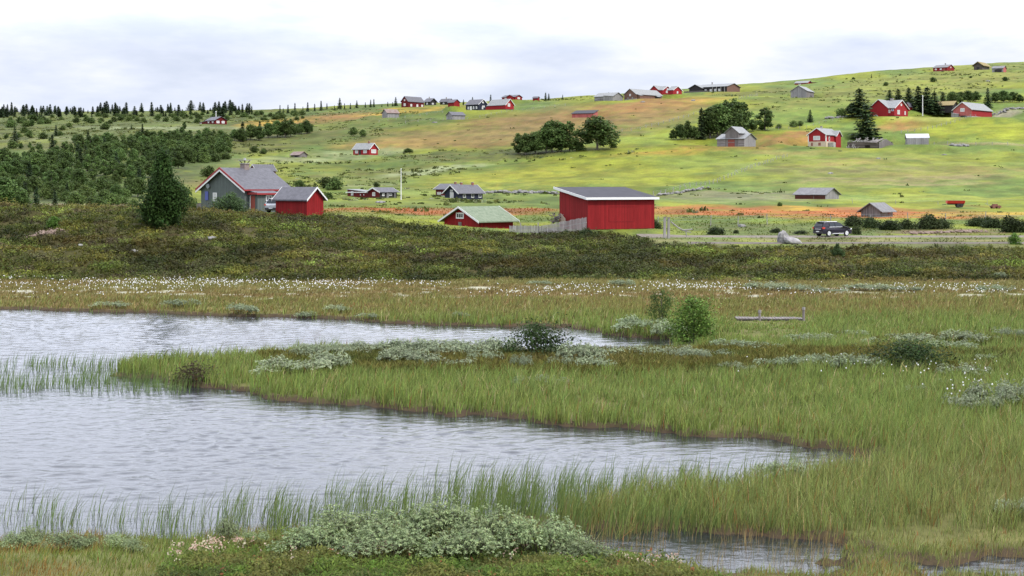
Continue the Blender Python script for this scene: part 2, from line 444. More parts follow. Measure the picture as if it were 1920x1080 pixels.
class House:
    """gabled or single-slope building placed by its visible corner edges; L = left visible face, R = right visible face"""
    def __init__(s, name, label, cat, uL, uC, uR, vb, he, hr, alpha, gable, wall, roof, trim=None, d=None, over=.35, group=None, rwall=None, base=None, thick=.14, verge=None, skirt=1.2):
        s.d = d or at_uv(uC, vb); s.s = F/s.d; al = rad(alpha); s.ca, s.sa = math.cos(al), math.sin(al)
        kL, kR, xc = (uL-960)/F, (uR-960)/F, X(uC, s.d); s.a = (xc-kL*s.d)/(s.ca+kL*s.sa); s.b = (kR*s.d-xc)/(s.sa-kR*s.ca); s.gable = gable
        z = HC-(vb-HV)/s.s; cx = X(uC, s.d)-s.ca*s.a/2+s.sa*s.b/2; cy = s.d+s.sa*s.a/2+s.ca*s.b/2
        s.e = empty(name, (cx, cy, z), -al, label, cat, group)
        if s.d > 230: PADS.append((cx, cy, .62*math.hypot(s.a, s.b), z))
        s.he, s.hr = he/s.s, hr/s.s; s.trim = M[trim] if trim else None; s.roofm = M[roof]; s.wallm = M[wall]
        A, B = s.a/2, s.b/2; s.A, s.B = A, B
        s.over = over; s.vo = over if verge is None else verge; s.t = thick
        if gable in 'LR':
            s.half = A if gable == 'L' else B; s.len = B if gable == 'L' else A; s.slope = (s.hr-s.he)/s.half
            mb = MB(); P = lambda q, l, z_: (q, l, z_) if gable == 'L' else (l, q, z_)
            loop = lambda l: [P(-s.half, l, -skirt), P(s.half, l, -skirt), P(s.half, l, s.he), P(0, l, s.hr), P(-s.half, l, s.he)]
            mb.prism(loop(-s.len), loop(s.len))
            w_ = mb.build('wall', s.wallm, s.e); s.P = P
            if rwall:
                w_.data.materials.append(M[rwall])
                for p_ in w_.data.polygons:
                    if p_.normal.x > .9: p_.material_index = 1
            rm = MB(); e0 = s.half+over; ze = s.he-over*s.slope; L = s.len+s.vo; up = s.t*math.sqrt(1+s.slope**2)
            for sg in (-1, 1):
                lp = lambda l: [P(sg*0.001, l, s.hr+.03), P(sg*e0, l, ze+.03), P(sg*e0, l, ze+up), P(sg*0.001, l, s.hr+up)]
                rm.prism(lp(-L), lp(L))
            s.roof = rm.build('roof', s.roofm, s.e)
            if s.trim:
                for l in (-L, L):
                    tb = MB(); sgn = 1 if l > 0 else -1; wd = .20 if s.d < 250 else .26
                    for sg in (-1, 1):
                        lo = lambda q: [P(sg*0.001, q, s.hr+up+.02), P(sg*(e0+.02), q, ze+up+.02), P(sg*(e0+.02), q, ze+up-wd), P(sg*0.001, q, s.hr+up-wd)]
                        tb.prism(lo(l+sgn*.003), lo(l+sgn*.045))
                    tb.build('bargeboard', s.trim, s.e)
        if base:
            MB().box(-A-.03, A+.03, -B-.03, B+.03, -skirt-.05, base[1]/s.s).build('foundation', M[base[0]], s.e)  # bases in the dark material stand for the shaded gap under raised floors
    def face(s, f, frac, z, out):
        return (-s.A+2*s.A*frac, -s.B-out, z) if f == 'L' else (s.A+out, -s.B+2*s.B*frac, z)
    def fbox(s, f, c, w, z0, z1, o0, o1, mb=None):
        mb = mb or MB()
        if f == 'L': x = -s.A+2*s.A*c; return mb.box(x-w/2, x+w/2, -s.B-o1, -s.B-o0, z0, z1)
        y = -s.B+2*s.B*c; return mb.box(s.A+o0, s.A+o1, y-w/2, y+w/2, z0, z1)
    def win(s, f, c, zc, wpx_, hpx, pane='pane', frame='white', bars=1, name='window', rim=.10, off=0.0):
        w = wpx_/s.s/(s.ca if f == 'L' else s.sa); h = hpx/s.s; z = zc/s.s; rim = max(rim, .05*s.d/170)*min(1, w/.7)
        full = (s.a if f == 'L' else s.b); mb = MB(); r_ = rim/full
        s.fbox(f, c, w, z-h/2, z-h/2+rim, off+.004, off+.06, mb); s.fbox(f, c, w, z+h/2-rim, z+h/2, off+.004, off+.06, mb)
        k = (w/2-rim/2)/full
        for sg in (-1, 1): s.fbox(f, c+sg*k, rim, z-h/2+rim, z+h/2-rim, off+.004, off+.06, mb)
        for i in range(bars): s.fbox(f, c+(2*k*(i+1)/(bars+1)-k), rim*.5, z-h/2+rim, z+h/2-rim, off+.004, off+.05, mb)
        fo = mb.build(name, M[frame], s.e)
        s.fbox(f, c, w-2*rim+.01, z-h/2+rim-.005, z+h/2-rim+.005, off+.002, off+.028).build('pane', M[pane], fo)
        return s
    def door(s, f, c, wpx_, hpx, mat='doorred', z0=0., frame=None):
        w = wpx_/s.s/(s.ca if f == 'L' else s.sa); h = hpx/s.s
        d_ = s.fbox(f, c, w, z0/s.s, z0/s.s+h, .004, .05).build('door', M[mat], s.e)
        return s
    def chimney(s, frac, wpx_, hpx, mat='brick', cap=True, q=0.0):
        w = wpx_/s.s*.8; l = -s.len+2*s.len*frac; x, y, _ = s.P(q*s.half, l, 0)
        zt = s.hr+hpx/s.s; mb = MB().box(x-w/2, x+w/2, y-w/2, y+w/2, s.hr-s.slope*s.half*.4, zt)
        c_ = mb.build('chimney', M[mat], s.e)
        if cap: MB().box(x-w*.62, x+w*.62, y-w*.62, y+w*.62, zt, zt+w*.2).build('chimney_cap', M['stone'], c_)
        return s
    def corners(s, mat='white', w=.14):
        for i, (x, y) in enumerate(((-s.A, -s.B), (s.A, -s.B), (s.A, s.B))):
            MB().box(x-(w if x > 0 else .025), x+(.025 if x > 0 else w), y-.025 if y < 0 else y-w, y+w if y < 0 else y+.025, 0, s.he-.02).build('corner_board', M[mat], s.e)
        return s
    def wing(s, x0, x1, y0, y1, h0, h1, wall, roof, name='annex', axis='x', over=.25, z0=-1.2, trim=None):
        """lean-to block in local coordinates; roof falls from h0 to h1 along +axis"""
        mb = MB()
        if axis == 'x':
            lp = lambda y: [(x0, y, z0), (x1, y, z0), (x1, y, h1), (x0, y, h0)]; mb.prism(lp(y0), lp(y1)); k = (h1-h0)/(x1-x0)
            rl = lambda y: [(x0, y, h0+.03), (x1+over, y, h1+.03+k*over), (x1+over, y, h1+.15+k*over), (x0, y, h0+.15)]; R = (y0-over, y1+over)
        else:
            lp = lambda x: [(x, y0, z0), (x, y1, z0), (x, y1, h1), (x, y0, h0)]; mb.prism(lp(x0), lp(x1)); k = (h1-h0)/(y1-y0)
            rl = lambda x: [(x, y0, h0+.03), (x, y1+over, h1+.03+k*over), (x, y1+over, h1+.15+k*over), (x, y0, h0+.15)]; R = (x0-over, x1+over)
        w_ = mb.build(name, M[wall], s.e); r_ = MB().prism(rl(R[0]), rl(R[1])).build('annex_roof', M[roof], w_)
        return w_
    def cross(s, c, wid, he, hr, proud, depth, wall, roof, trim=None, f='L', name='gable_block'):
        """a second gabled block facing the same way as face f"""
        h = wid/2
        if f == 'L': x = -s.A+2*s.A*c; Q = lambda q, l, z_: (x+q, -s.B-proud+l, z_)
        else: y = -s.B+2*s.B*c; Q = lambda q, l, z_: (s.A+proud-l, y+q, z_)
        lp = lambda l: [Q(-h, l, -1.2), Q(h, l, -1.2), Q(h, l, he), Q(0, l, hr), Q(-h, l, he)]
        w_ = MB().prism(lp(0), lp(depth)).build(name, M[wall], s.e); k = (hr-he)/h; o = s.over; rm = MB()
        for sg in (-1, 1):
            rl = lambda l: [Q(sg*.001, l, hr+.03), Q(sg*(h+o), l, he-o*k+.03), Q(sg*(h+o), l, he-o*k+.18), Q(sg*.001, l, hr+.18)]
            rm.prism(rl(-o), rl(depth))
        rm.build('gable_roof', M[roof], w_)
        if trim:
            tb = MB()
            for sg in (-1, 1):
                rl = lambda l: [Q(sg*.001, l, hr+.2), Q(sg*(h+o+.02), l, he-o*k+.2), Q(sg*(h+o+.02), l, he-o*k), Q(sg*.001, l, hr)]
                tb.prism(rl(-o-.05), rl(-o-.004))
            tb.build('bargeboard', M[trim], w_)
        return w_

def gable_win(parent, H, f, c, z, w, h, mat='curtain'): pass

# --- green house at the bank
h = House('green_house', 'grey green board house with red and white gable trim and slate roof', 'house', 377, 458.5, 541, 397, 43, 80, 40, 'L', 'green', 'slate', None, d=178, over=.5, verge=.45, thick=.2)
L = h.len+h.vo; e0 = h.half+h.over; ze = h.he-h.over*h.slope; up = h.t*math.sqrt(1+h.slope**2)
for nm, m_, o_, t0, t1 in (('red_bargeboard', 'trimred', (.004, .07), .05, -.22), ('white_bargeboard', 'white', (.006, .05), -.225, -.47)):
    tb = MB()
    for sg in (-1, 1):
        lo = lambda q: [h.P(sg*.001, q, h.hr+up+t0), h.P(sg*(e0+.03), q, ze+up+t0), h.P(sg*(e0+.03), q, ze+up+t1), h.P(sg*.001, q, h.hr+up+t1)]
        tb.prism(lo(-L-o_[0]), lo(-L-o_[1]))
    tb.build(nm, M[m_], h.e)
MB().box(e0+.003, e0+.05, -L, L, ze+up-.22, ze+up-.03).build('gutter', M['trimred'], h.e)
h.win('L', .33, 27, 9, 17, pane='curtain', bars=0)
h.fbox('L', .145, .62, 21/h.s, 38/h.s, .06, .12).build('solar_panel', M['solar'], h.e)
p_ = h.face('L', .19, 48/h.s, .22)
MB().cyl((p_[0], p_[1]-.05, p_[2]), (p_[0], p_[1]+.06, p_[2]+.02), .32, 14).build('satellite_dish', M['dish'], h.e); MB().bar((p_[0], p_[1]+.05, p_[2]), (p_[0], p_[1]+.25, p_[2]-.1), .05).build('dish_bracket', M['metal'], h.e)
yc = -h.len+2*h.len*.50
c_ = MB().box(-.45, .45, yc-.40, yc+.40, h.hr-.6, h.hr+.75).build('chimney', M['mortar'], h.e)
MB().box(-.55, .55, yc-.5, yc+.5, h.hr+.75, h.hr+.83).box(-.62, .62, yc-.57, yc+.57, h.hr+1.17, h.hr+1.25).build('chimney_cap', M['stone'], c_)
for a_ in (-1, 1):
    for b_ in (-1, 1): MB().bar((a_*.5, yc+b_*.45, h.hr+1.2), (a_*.25, yc+b_*.2, h.hr+.8), .09).build('cap_leg', M['dark'], c_)
MB().cyl((0, yc, h.hr+1.25), (0, yc, h.hr+1.5), .16, 8).build('chimney_cowl', M['metal'], c_)
yb = -h.B; pw = h.wing(h.A, h.A+1.55, yb+.75, yb+3.9, 2.62, 2.25, 'green', 'slate', 'porch', 'x', .3)
MB().box(h.A+.02, h.A+1.9, yb+.38, yb+.44, 2.15, 2.42).box(h.A+1.86, h.A+1.92, yb+.44, yb+4.2, 2.12, 2.34).build('porch_trim', M['trimred'], h.e)
MB().box(h.A+.35, h.A+1.15, yb+.69, yb+.744, 0, 2.0).build('door', M['doorred'], h.e); MB().box(h.A+.2, h.A+.34, yb+.68, yb+.744, 0, 2.05).build('door_frame', M['white'], h.e)
fo = MB().box(h.A+1.556, h.A+1.62, yb+2.1, yb+3.1, 1.35, 1.45).box(h.A+1.556, h.A+1.62, yb+2.1, yb+3.1, 1.95, 2.05).box(h.A+1.556, h.A+1.62, yb+2.1, yb+2.2, 1.45, 1.95).box(h.A+1.556, h.A+1.62, yb+3.0, yb+3.1, 1.45, 1.95).box(h.A+1.556, h.A+1.61, yb+2.44, yb+2.5, 1.45, 1.95).box(h.A+1.556, h.A+1.61, yb+2.7, yb+2.76, 1.45, 1.95).build('window', M['white'], h.e)
MB().box(h.A+1.553, h.A+1.575, yb+2.18, yb+3.02, 1.43, 1.97).build('pane', M['pane'], fo)
MB().box(-h.A-1.7, -h.A-.02, -h.B+.6, -h.B+3, .35, .5).box(-h.A-1.7, -h.A-1.62, -h.B+.6, -h.B+3, .5, 1.0).box(-h.A-1.62, -h.A-.02, -h.B+.6, -h.B+.68, .5, 1.0).box(-h.A-1.6, -h.A-1.45, -h.B+.65, -h.B+.8, -.8, .35).build('terrace', M['woodd'], h.e)

h = House('red_shed', 'red board shed with grey roof and white gable boards beside the green house', 'shed', 517, 575.5, 606.5, 403.5, 30.5, 50, 36, 'R', 'red', 'slate', 'white', d=165, over=.32)
h = House('red_house', 'red house half hidden behind the green house roof', 'house', 468, 480, 517, 329, 10, 20, 32, 'L', 'redd', 'slate', 'white', over=.3); h.win('R', .62, 5, 6, 7, 'curtain')
h = House('ruined_hut', 'tiny collapsing grey hut with rusty roof on the slope', 'hut', 545, 562, 576, 295, 5, 10.5, 40, 'R', 'greyd', 'rust', None, over=.4); h.door('L', .6, 6, 4.5, 'dark')
h = House('red_cabin', 'small bright red cabin alone on the middle slope', 'cabin', 662, 692.5, 708.5, 290.5, 11.5, 22, 36, 'R', 'redb', 'slatel', 'white', over=.4)
h.win('L', .22, 6.5, 6, 6, 'curtain', bars=0); h.win('L', .74, 6.5, 7, 6, 'curtain'); h.win('R', .5, 7, 8, 7, 'curtain'); h.door('L', .42, 4, 9, 'dark'); h.chimney(.72, 3, 4, 'brick')
h = House('long_cabin', 'low dark red cabin with flat roofed wing beside the white flagpole', 'cabin', 690, 712, 744, 371, 11.5, 18.5, 40, 'L', 'redd', 'slate', 'white', rwall='black', over=.5)
h.win('L', .5, 7, 6, 7, 'curtain'); h.win('R', .2, 6, 4, 5, 'curtain'); h.win('R', .62, 6, 5, 4, 'pane'); h.door('R', .45, 4, 9, 'grey')
for c_ in (.38, .8): h.fbox('R', c_, .25, 0, h.he-.3, .35, .55).build('post', M['grey'], h.e)
w_ = h.wing(-h.A-8.0, -h.A-.01, -h.B+.8, -h.B+4.4, 1.95, 1.25, 'redd', 'slatel', 'wing', 'x', .3); MB().box(-h.A-8.3, -h.A-.1, -h.B+.46, -h.B+.5, 1.2, 1.42).build('wing_fascia', M['white'], w_)
for x_, hh_ in ((-h.A-6.3, 1.0), (-h.A-2.2, .3), (-h.A-3.4, .3)):
    fo = MB().box(x_-hh_*.4, x_+hh_*.4, -h.B+.73, -h.B+.796, .55, .55+hh_).build('window', M['white'], h.e); MB().box(x_-hh_*.28, x_+hh_*.28, -h.B+.71, -h.B+.728, .63, .47+hh_).build('pane', M['curtain'], fo)
h = House('red_house', 'dark red house with grey roof just behind the blue black cottage', 'house', 817, 850, 872, 368.5, 14.5, 23, 40, 'R', 'redd', 'slate', 'white', over=.5, base=('stone', 2)); h.win('L', .2, 6, 8, 4.5, 'curtain', bars=0); h.chimney(.78, 4, 4, 'brick')
h = House('black_cottage', 'blue black cottage with white gable trim and two brick chimneys', 'cottage', 834, 859.5, 905, 374, 13, 26.5, 43, 'L', 'navy', 'slate', 'white', d=338, over=.5)
h.win('L', .52, 7, 6.8, 13, 'curtain', bars=1, name='door'); h.win('L', .5, 16.5, 5, 3, 'pane', bars=1)
for c_ in (.24, .58, .88): h.win('R', c_, 6.8, 5, 7.5, 'pane', bars=1)
h.chimney(.42, 4.5, 5, 'brick', q=-.1); h.chimney(.86, 4.5, 5.5, 'brick')
h = House('boat_shed', 'red shed with mossy green roof half sunk behind the heather', 'shed', 833, 897, 962, 431, 17.5, 41, 44, 'L', 'red', 'mossr', 'white', d=166, over=.55, verge=.5)
PADS.append((h.e.location.x, h.e.location.y, 3.6, h.e.location.z-.1))
h.win('L', .47, 26, 15, 11.5, 'pane', bars=2, rim=.14); h.door('L', .47, 6, 14, 'woodd')
# big single-slope shed
h = House('large_shed', 'big red shed with dark single slope roof and white edging', 'shed', 1049, 1102.5, 1227, 429, 58, 58, 61, 'M', 'red', 'tarp', None, d=160)
A, B = h.A, h.B; zf = 57/h.s; zr = zf+1.05; PADS.append((h.e.location.x, h.e.location.y, 5.2, h.e.location.z-.12))
# ridge side faces away; the roof falls towards the right-hand visible face
MB().prism([(-A, -B, -1.2), (A, -B, -.08), (A, -B, zf), (-A, -B, zr)], [(-A, B, -1.2), (A, B, -.08), (A, B, zf), (-A, B, zr)]).build('wall', M['red'], h.e)
k_ = (zr-zf)/(2*A); o = .42
rl = lambda y: [(-A-o, y, zr+k_*o+.03), (A+o, y, zf-k_*o+.03), (A+o, y, zf-k_*o+.17), (-A-o, y, zr+k_*o+.17)]
MB().prism(rl(-B-.5), rl(B+.35)).build('roof', M['tarp'], h.e)
tl = lambda y: [(-A-o-.03, y, zr+k_*o+.20), (A+o+.03, y, zf-k_*o+.20), (A+o+.03, y, zf-k_*o-.08), (-A-o-.03, y, zr+k_*o-.08)]
MB().prism(tl(-B-.56), tl(-B-.505)).build('bargeboard', M['white'], h.e); MB().box(A+o+.003, A+o+.045, -B-.5, B+.38, zf-k_*o-.08, zf-k_*o+.19).build('fascia', M['white'], h.e)
mb = MB(); [h.fbox('R', .5, 3.2, z_, z_+.06, .004, .03, mb) for z_ in (.75, 2.45)]; h.fbox('R', .31, .05, .75, 2.5, .004, .03, mb); h.fbox('R', .69, .05, .75, 2.5, .004, .03, mb)
mb.build('barn_door', M['redm'], h.e)
for c_ in (.08, .36, .66, .94): h.fbox('R', c_, .7, -.9, -.085, -.6, -.05).build('foundation_stone', M['stone'], h.e)

# --- grey barns and small sheds on the plateau
h = House('grey_shed', 'small weathered shed with grey roof just above the road', 'shed', 1614.5, 1651, 1674, 408, 13, 26, 38, 'L', 'greyd', 'shingle', None, over=.5); h.fbox('R', .7, .9, .5, 1.1, .004, .04).build('hatch', M['brick'], h.e)
h = House('long_barn', 'long low log barn with patchy grey roof on the lower right meadow', 'barn', 1490.5, 1547.5, 1573, 373.5, 9, 20.5, 38, 'R', 'logr', 'shingle', None, over=.5, rwall='grey')
h.fbox('L', .62, .12, 0, 1.2, .004, .06).build('corner_joint', M['woodd'], h.e)
# dormer barn
h = House('dormer_barn', 'grey log barn with a raised gable and red door', 'barn', 1344.5, 1395.5, 1417, 275, 15.5, 25, 36, 'R', 'log', 'slatel', None, over=.5, rwall='grey')
w_ = h.cross(.55, 5.3, 5.2, 7.3, .02, h.b*.9, 'greyd', 'slatel'); h.door('L', .53, 11, 14, 'doorred'); h.fbox('L', .53, 2.4, 1.5, 1.7, .06, .1).build('door_beam', M['grey'], h.e)
# red house on cream foundation
h = House('red_house', 'red gabled house standing on a tall cream foundation', 'house', 1515, 1549, 1575, 275, 23, 35, 36, 'L', 'redb', 'slatel', 'white', over=.45, base=('cream', 10)); h.corners('white', .3)
h.win('L', .48, 16.5, 11, 8, 'curtain', bars=1); h.win('L', .22, 5, 3, 6, 'brick', 'brick', 0, off=.03); h.win('L', .64, 5, 4, 5.5, 'brick', 'brick', 0, off=.03); h.chimney(.3, 4, 4, 'stone')
w_ = h.cross(.78, 4.6, 4.2, 6.0, .6, h.A+.5, 'redb', 'slatel', 'white', 'R'); h.win('R', .22, 15, 3, 8, 'pane'); MB().box(h.A+.2, h.A+2.2, -h.B+1.5, -h.B+3.5, -.8, 1.6).build('stairs', M['stone'], h.e)
# ruined barn
h = House('ruined_barn', 'collapsed dark log barn with broken roof poles below the tall spruce', 'ruin', 1588.5, 1648, 1675, 278.5, 14, 20, 32, 'N', 'logd', 'woodd', None)
A, B = h.A, h.B; rr = random.Random(4)
mb = MB().box(-A, A*.12, -B, -B+.3, -1, 2.5).box(A*.12, A*.45, -B, -B+.3, 1.3, 2.6).box(A*.45, A, -B, -B+.3, -1, 2.2).box(-A, -A+.3, -B+.3, B, -1, 2.3).box(-A+.3, A-.3, B-.3, B, -1, 2.9); mb.build('log_wall', M['logd'], h.e)
MB().prism([(A-.25, -B, -1), (A-.25, B, -1), (A-.25, B, 2.2), (A-.25, 0, 3.7), (A-.25, -B, 2.0)], [(A, -B, -1), (A, B, -1), (A, B, 2.2), (A, 0, 3.7), (A, -B, 2.0)]).build('gable_wall', M['greyd'], h.e)
MB().prism([(A*.1, -B-.4, 2.3), (A*.85, -B-.4, 2.05), (A*.85, .4, 3.7), (A*.1, .2, 3.0)], [(A*.1, -B-.4, 2.5), (A*.85, -B-.4, 2.25), (A*.85, .4, 3.9), (A*.1, .2, 3.2)]).build('roof', M['woodd'], h.e)
mb = MB()
for i in range(46):
    x_ = rr.uniform(-A, A*.8); y_ = rr.uniform(-B-.8, B*.3)
    mb.bar((x_, y_, rr.uniform(2.2, 3.2)), (x_+rr.uniform(-2.6, 2.6), y_+rr.uniform(-1, 2.2), rr.uniform(2.5, 4.3)), .24, .16)
for i in range(12):
    x_ = rr.uniform(-A-.5, -A*.3); mb.bar((x_, -B-rr.uniform(.2, 1.2), -.4), (x_+rr.uniform(-1.5, 1.5), -B-.1, rr.uniform(.6, 2)), .16, .1)
mb.build('broken_poles', M['wood'], h.e); MB().box(-A*.85, A*.1, -B*.2, B*.9, 2.5, 2.7).build('fallen_roof', M['turf'], h.e)
h = House('grey_shed', 'grey board shed with a shiny pale metal roof', 'shed', 1697.5, 1737, 1741.5, 272.5, 11.5, 20, 12, 'R', 'grey', 'tin', None, over=.35)
# large red house on the right
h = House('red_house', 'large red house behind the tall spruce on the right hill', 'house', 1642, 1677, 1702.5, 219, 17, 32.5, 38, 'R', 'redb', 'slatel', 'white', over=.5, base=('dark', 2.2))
for c_ in (.35, .7): h.win('L', c_, 10.5, 5, 6, 'curtain')
h.win('R', .3, 9.5, 7, 8, 'curtain', bars=2); h.win('R', .78, 9, 3.5, 7, 'curtain', bars=0); h.win('R', .5, 24, 4, 4, 'curtain', bars=0); h.chimney(.5, 6, 3, 'stone')
h.cross(.2, 8.0, 4.0, 7.4, .8, h.b*.5, 'redb', 'slatel', 'white'); h.win('L', .9, 13, 4, 4, 'solar', 'white', 0)
h = House('red_annex', 'small dark red outbuilding behind the large red house gable', 'shed', 1697, 1704, 1711, 206, 7, 13, 40, 'L', 'redm', 'slate', None, over=.3)
h = House('turf_cabin', 'low black cabin under a turf roof right of the flagpole', 'cabin', 1757, 1786, 1796, 206, 9.5, 17, 34, 'R', 'black', 'turf', None, over=.6)
h = House('red_barn', 'red barn with pale gable front and grey roof on the right hill', 'barn', 1787.5, 1822, 1860, 220, 15.5, 29, 42, 'L', 'redp', 'slatel', 'white', over=.5, rwall='redb', base=('stone', 2.5)); h.win('L', .5, 14.5, 6, 6.5, 'curtain'); h.door('L', .56, 9, 4, 'dark')
h.wing(-h.A-.2, -h.A+2.6, -h.B-1.6, -h.B-.02, 2.0, 1.5, 'grey', 'tin', 'lean_to', 'x', .2)
h = House('grey_shed', 'tall weathered grey shed at the top of the green meadow', 'shed', 1482.5, 1512.5, 1526, 183.5, 13.5, 23, 28, 'L', 'grey', 'slatel', None, over=.4, rwall='greyd'); h.fbox('R', .6, 1.8, 0, 1.6, .004, .05).build('door', M['dark'], h.e)  # right wall in darker boards: the shade under its eave put into colour
h = House('red_cabin', 'small red cabin peeping over the ridge behind a grey shed', 'cabin', 1490, 1514, 1522.5, 161, 6, 10, 38, 'R', 'redb', 'slatel', None, d=835, over=.4); h.wing(h.A-.2, h.A+5.5, h.B-3, h.B-.05, 2.2, 1.7, 'redb', 'slate', 'wing', 'x', .3); h.win('L', .4, 3, 4, 3, 'curtain', bars=0); h.win('R', .5, 3.2, 3, 3, 'curtain', bars=0)
h = House('red_cabin', 'dark red cabin leftmost of the three on the top right ridge', 'cabin', 1749.5, 1776, 1789.5, 134, 8, 14, 36, 'R', 'redm', 'shingle', None, over=.4, base=('woodd', 1.5)); h.win('L', .2, 5, 3, 2.6, 'curtain', bars=0); h.win('L', .55, 5, 3, 2.6, 'curtain', bars=0); h.door('L', .78, 3, 6.5, 'doorred'); h.win('R', .5, 9, 2.5, 2.5, 'curtain', bars=0); h.chimney(.62, 2.5, 3, 'stone')
h = House('turf_cabin', 'dark log cabin with grass roof between two cabins on the top right ridge', 'cabin', 1826, 1841.5, 1855, 131.5, 10, 15.5, 38, 'L', 'logd', 'turf', None, over=1.0, thick=.3); h.door('L', .5, 4, 6.5, 'dark')
h = House('white_shed', 'small pale shed at the far right end of the ridge', 'shed', 1860, 1881, 1887, 135.5, 8, 13, 30, 'R', 'grey', 'shingle', None, over=.4, rwall='redp'); h.door('L', .55, 11, 6, 'dark')
# --- ridge, centre
h = House('brown_lodge', 'long dark lodge with railed deck and brown gable end on the ridge', 'lodge', 1306, 1363, 1387.5, 173, 11.5, 18, 36, 'R', 'black', 'slatel', None, over=.6, rwall='brown'); h.cross(.02, 7.5, 2.8, 4.6, 2.0, h.b, 'black', 'slatel'); h.chimney(.3, 2.5, 4, 'stone')
for c_ in (.55, .68, .82, .94): h.fbox('L', c_, .3, 0, h.he-.2, .45, .75).build('post', M['wood'], h.e)
for c_ in (.3, .47, .62, .75): h.win('L', c_, 5, 3.4, 4.5, 'curtain', bars=0)
mb = MB().box(-h.A-5, h.A*.05, -h.B-4.5, -h.B-2.1, -.2, .0); mb.box(-h.A-5, h.A*.05, -h.B-4.55, -h.B-4.45, .0, 1.1).box(-h.A-5.1, -h.A-5, -h.B-4.55, -h.B-2.1, 0, 1.1).build('deck', M['rail'], h.e); MB().box(-h.A-5, -h.A-4.7, -h.B-4.4, -h.B-4.1, -2.2, -.2).box(-h.A*.3, -h.A*.3+.3, -h.B-4.4, -h.B-4.1, -2.2, -.2).build('deck_post', M['wood'], h.e)
h = House('brown_barn', 'brown barn with long grey roof below the red ridge houses', 'barn', 1170.5, 1192.5, 1241, 186, 10, 20, 46, 'L', 'brown', 'slatel', None, over=.45, base=('stone', 1.2)); h.win('L', .5, 8.5, 2.5, 4, 'curtain', bars=0); h.wing(h.A, h.A+1.6, -h.B+1, -h.B+3, 2.4, 1.9, 'brown', 'slatel', 'porch', 'x', .3); h.wing(h.A, h.A+1.4, h.B-5, h.B-2.5, 2.3, 1.8, 'black', 'slatel', 'porch', 'x', .3); h.door('L', .3, 2.5, 4.5, 'grey'); h.door('L', .7, 2.5, 4.5, 'grey')
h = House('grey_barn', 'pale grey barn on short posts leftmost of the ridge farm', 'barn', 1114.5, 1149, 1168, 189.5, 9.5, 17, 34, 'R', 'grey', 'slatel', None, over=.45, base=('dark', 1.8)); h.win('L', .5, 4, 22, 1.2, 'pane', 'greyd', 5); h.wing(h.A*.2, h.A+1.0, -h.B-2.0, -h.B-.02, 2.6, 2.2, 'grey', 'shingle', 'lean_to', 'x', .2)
h = House('red_house', 'red ridge house with two gables behind the brown barn', 'house', 1224, 1242, 1260, 178, 9.5, 17.5, 36, 'R', 'redb', 'slatel', 'white', d=735, over=.4); h.win('R', .5, 6.5, 6, 4, 'curtain', bars=2); h.win('R', .5, 12, 2, 2.5, 'curtain', bars=0); h.cross(.2, 4.5, 3, 5, .5, h.b*.6, 'redb', 'slatel', 'white')
h = House('red_shed', 'small red gabled shed at the right end of the ridge farm', 'shed', 1252, 1262, 1278.5, 176.5, 8, 15.5, 40, 'R', 'redb', 'slatel', 'white', d=730, over=.4); h.win('R', .5, 4, 3, 4, 'curtain', bars=0)
h = House('pink_shed', 'faded red shed with dark single slope roof above the middle grove', 'shed', 1072.5, 1112, 1120.5, 221, 9, 9, 24, 'M', 'redp', 'tarp', None)
A, B = h.A, h.B; zf = 8.5/h.s; zr = zf+5.0/h.s+.3
MB().prism([(-A, -B, -1.2), (-A, B, -1.2), (-A, B, zr), (-A, -B, zf)], [(A, -B, -1.2), (A, B, -1.2), (A, B, zr), (A, -B, zf)]).build('wall', M['redp'], h.e); k_ = (zr-zf)/(2*B)
rl = lambda x: [(x, -B-.4, zf-.4*k_+.03), (x, B+.4, zr+.4*k_+.03), (x, B+.4, zr+.4*k_+.2), (x, -B-.4, zf-.4*k_+.2)]
MB().prism(rl(-A-.4), rl(A+.5)).build('roof', M['tarp'], h.e)
# --- ridge, left cluster
h = House('red_house', 'two storey dark red house leftmost on the ridge', 'house', 752.5, 765, 795, 202, 12.5, 21.5, 40, 'L', 'redd', 'slate', None, over=.4, base=('white', 1)); h.win('L', .5, 6, 4, 5, 'curtain'); h.win('L', .5, 14.5, 2.5, 3, 'curtain', bars=0)
for c_ in (.2, .58, .88): h.win('R', c_, 5, 3, 4.5, 'curtain', bars=0)
h = House('black_cabin', 'black cabin touching the two storey red ridge house', 'cabin', 796, 806, 818, 198, 8, 14, 30, 'R', 'black', 'slate', None, over=.7); h.win('R', .45, 4, 3, 3, 'curtain', bars=0); h.win('L', .5, 4, 3, 3.5, 'curtain', bars=0); h.chimney(.3, 2, 3, 'stone')
h = House('black_cabin', 'low black cabin left of the little red ridge shed', 'cabin', 825, 842, 849, 197, 7, 12, 30, 'R', 'black', 'slate', None, over=.5); h.win('L', .4, 3.5, 3, 3, 'curtain', bars=0); h.chimney(.5, 2, 3, 'stone')
h = House('red_shed', 'little plain red shed between the black ridge buildings', 'shed', 840, 851, 862, 199, 7.5, 12.5, 48, 'R', 'redm', 'slate', None, d=690, over=.4)
h = House('black_house', 'black house with white gable trim on the ridge', 'house', 873.5, 897, 914, 206, 11, 20, 40, 'R', 'navy', 'slate', 'white', over=.5); h.win('R', .5, 14.5, 3, 3, 'curtain', bars=0); h.win('R', .55, 7, 4.5, 3, 'curtain', bars=0); h.win('R', .45, 4, 2.5, 4.5, 'curtain', bars=0); h.door('L', .4, 4, 7.5, 'white')
for c_ in (.2, .62, .85): h.win('L', c_, 4.5, 2.5, 5, 'curtain', bars=0)
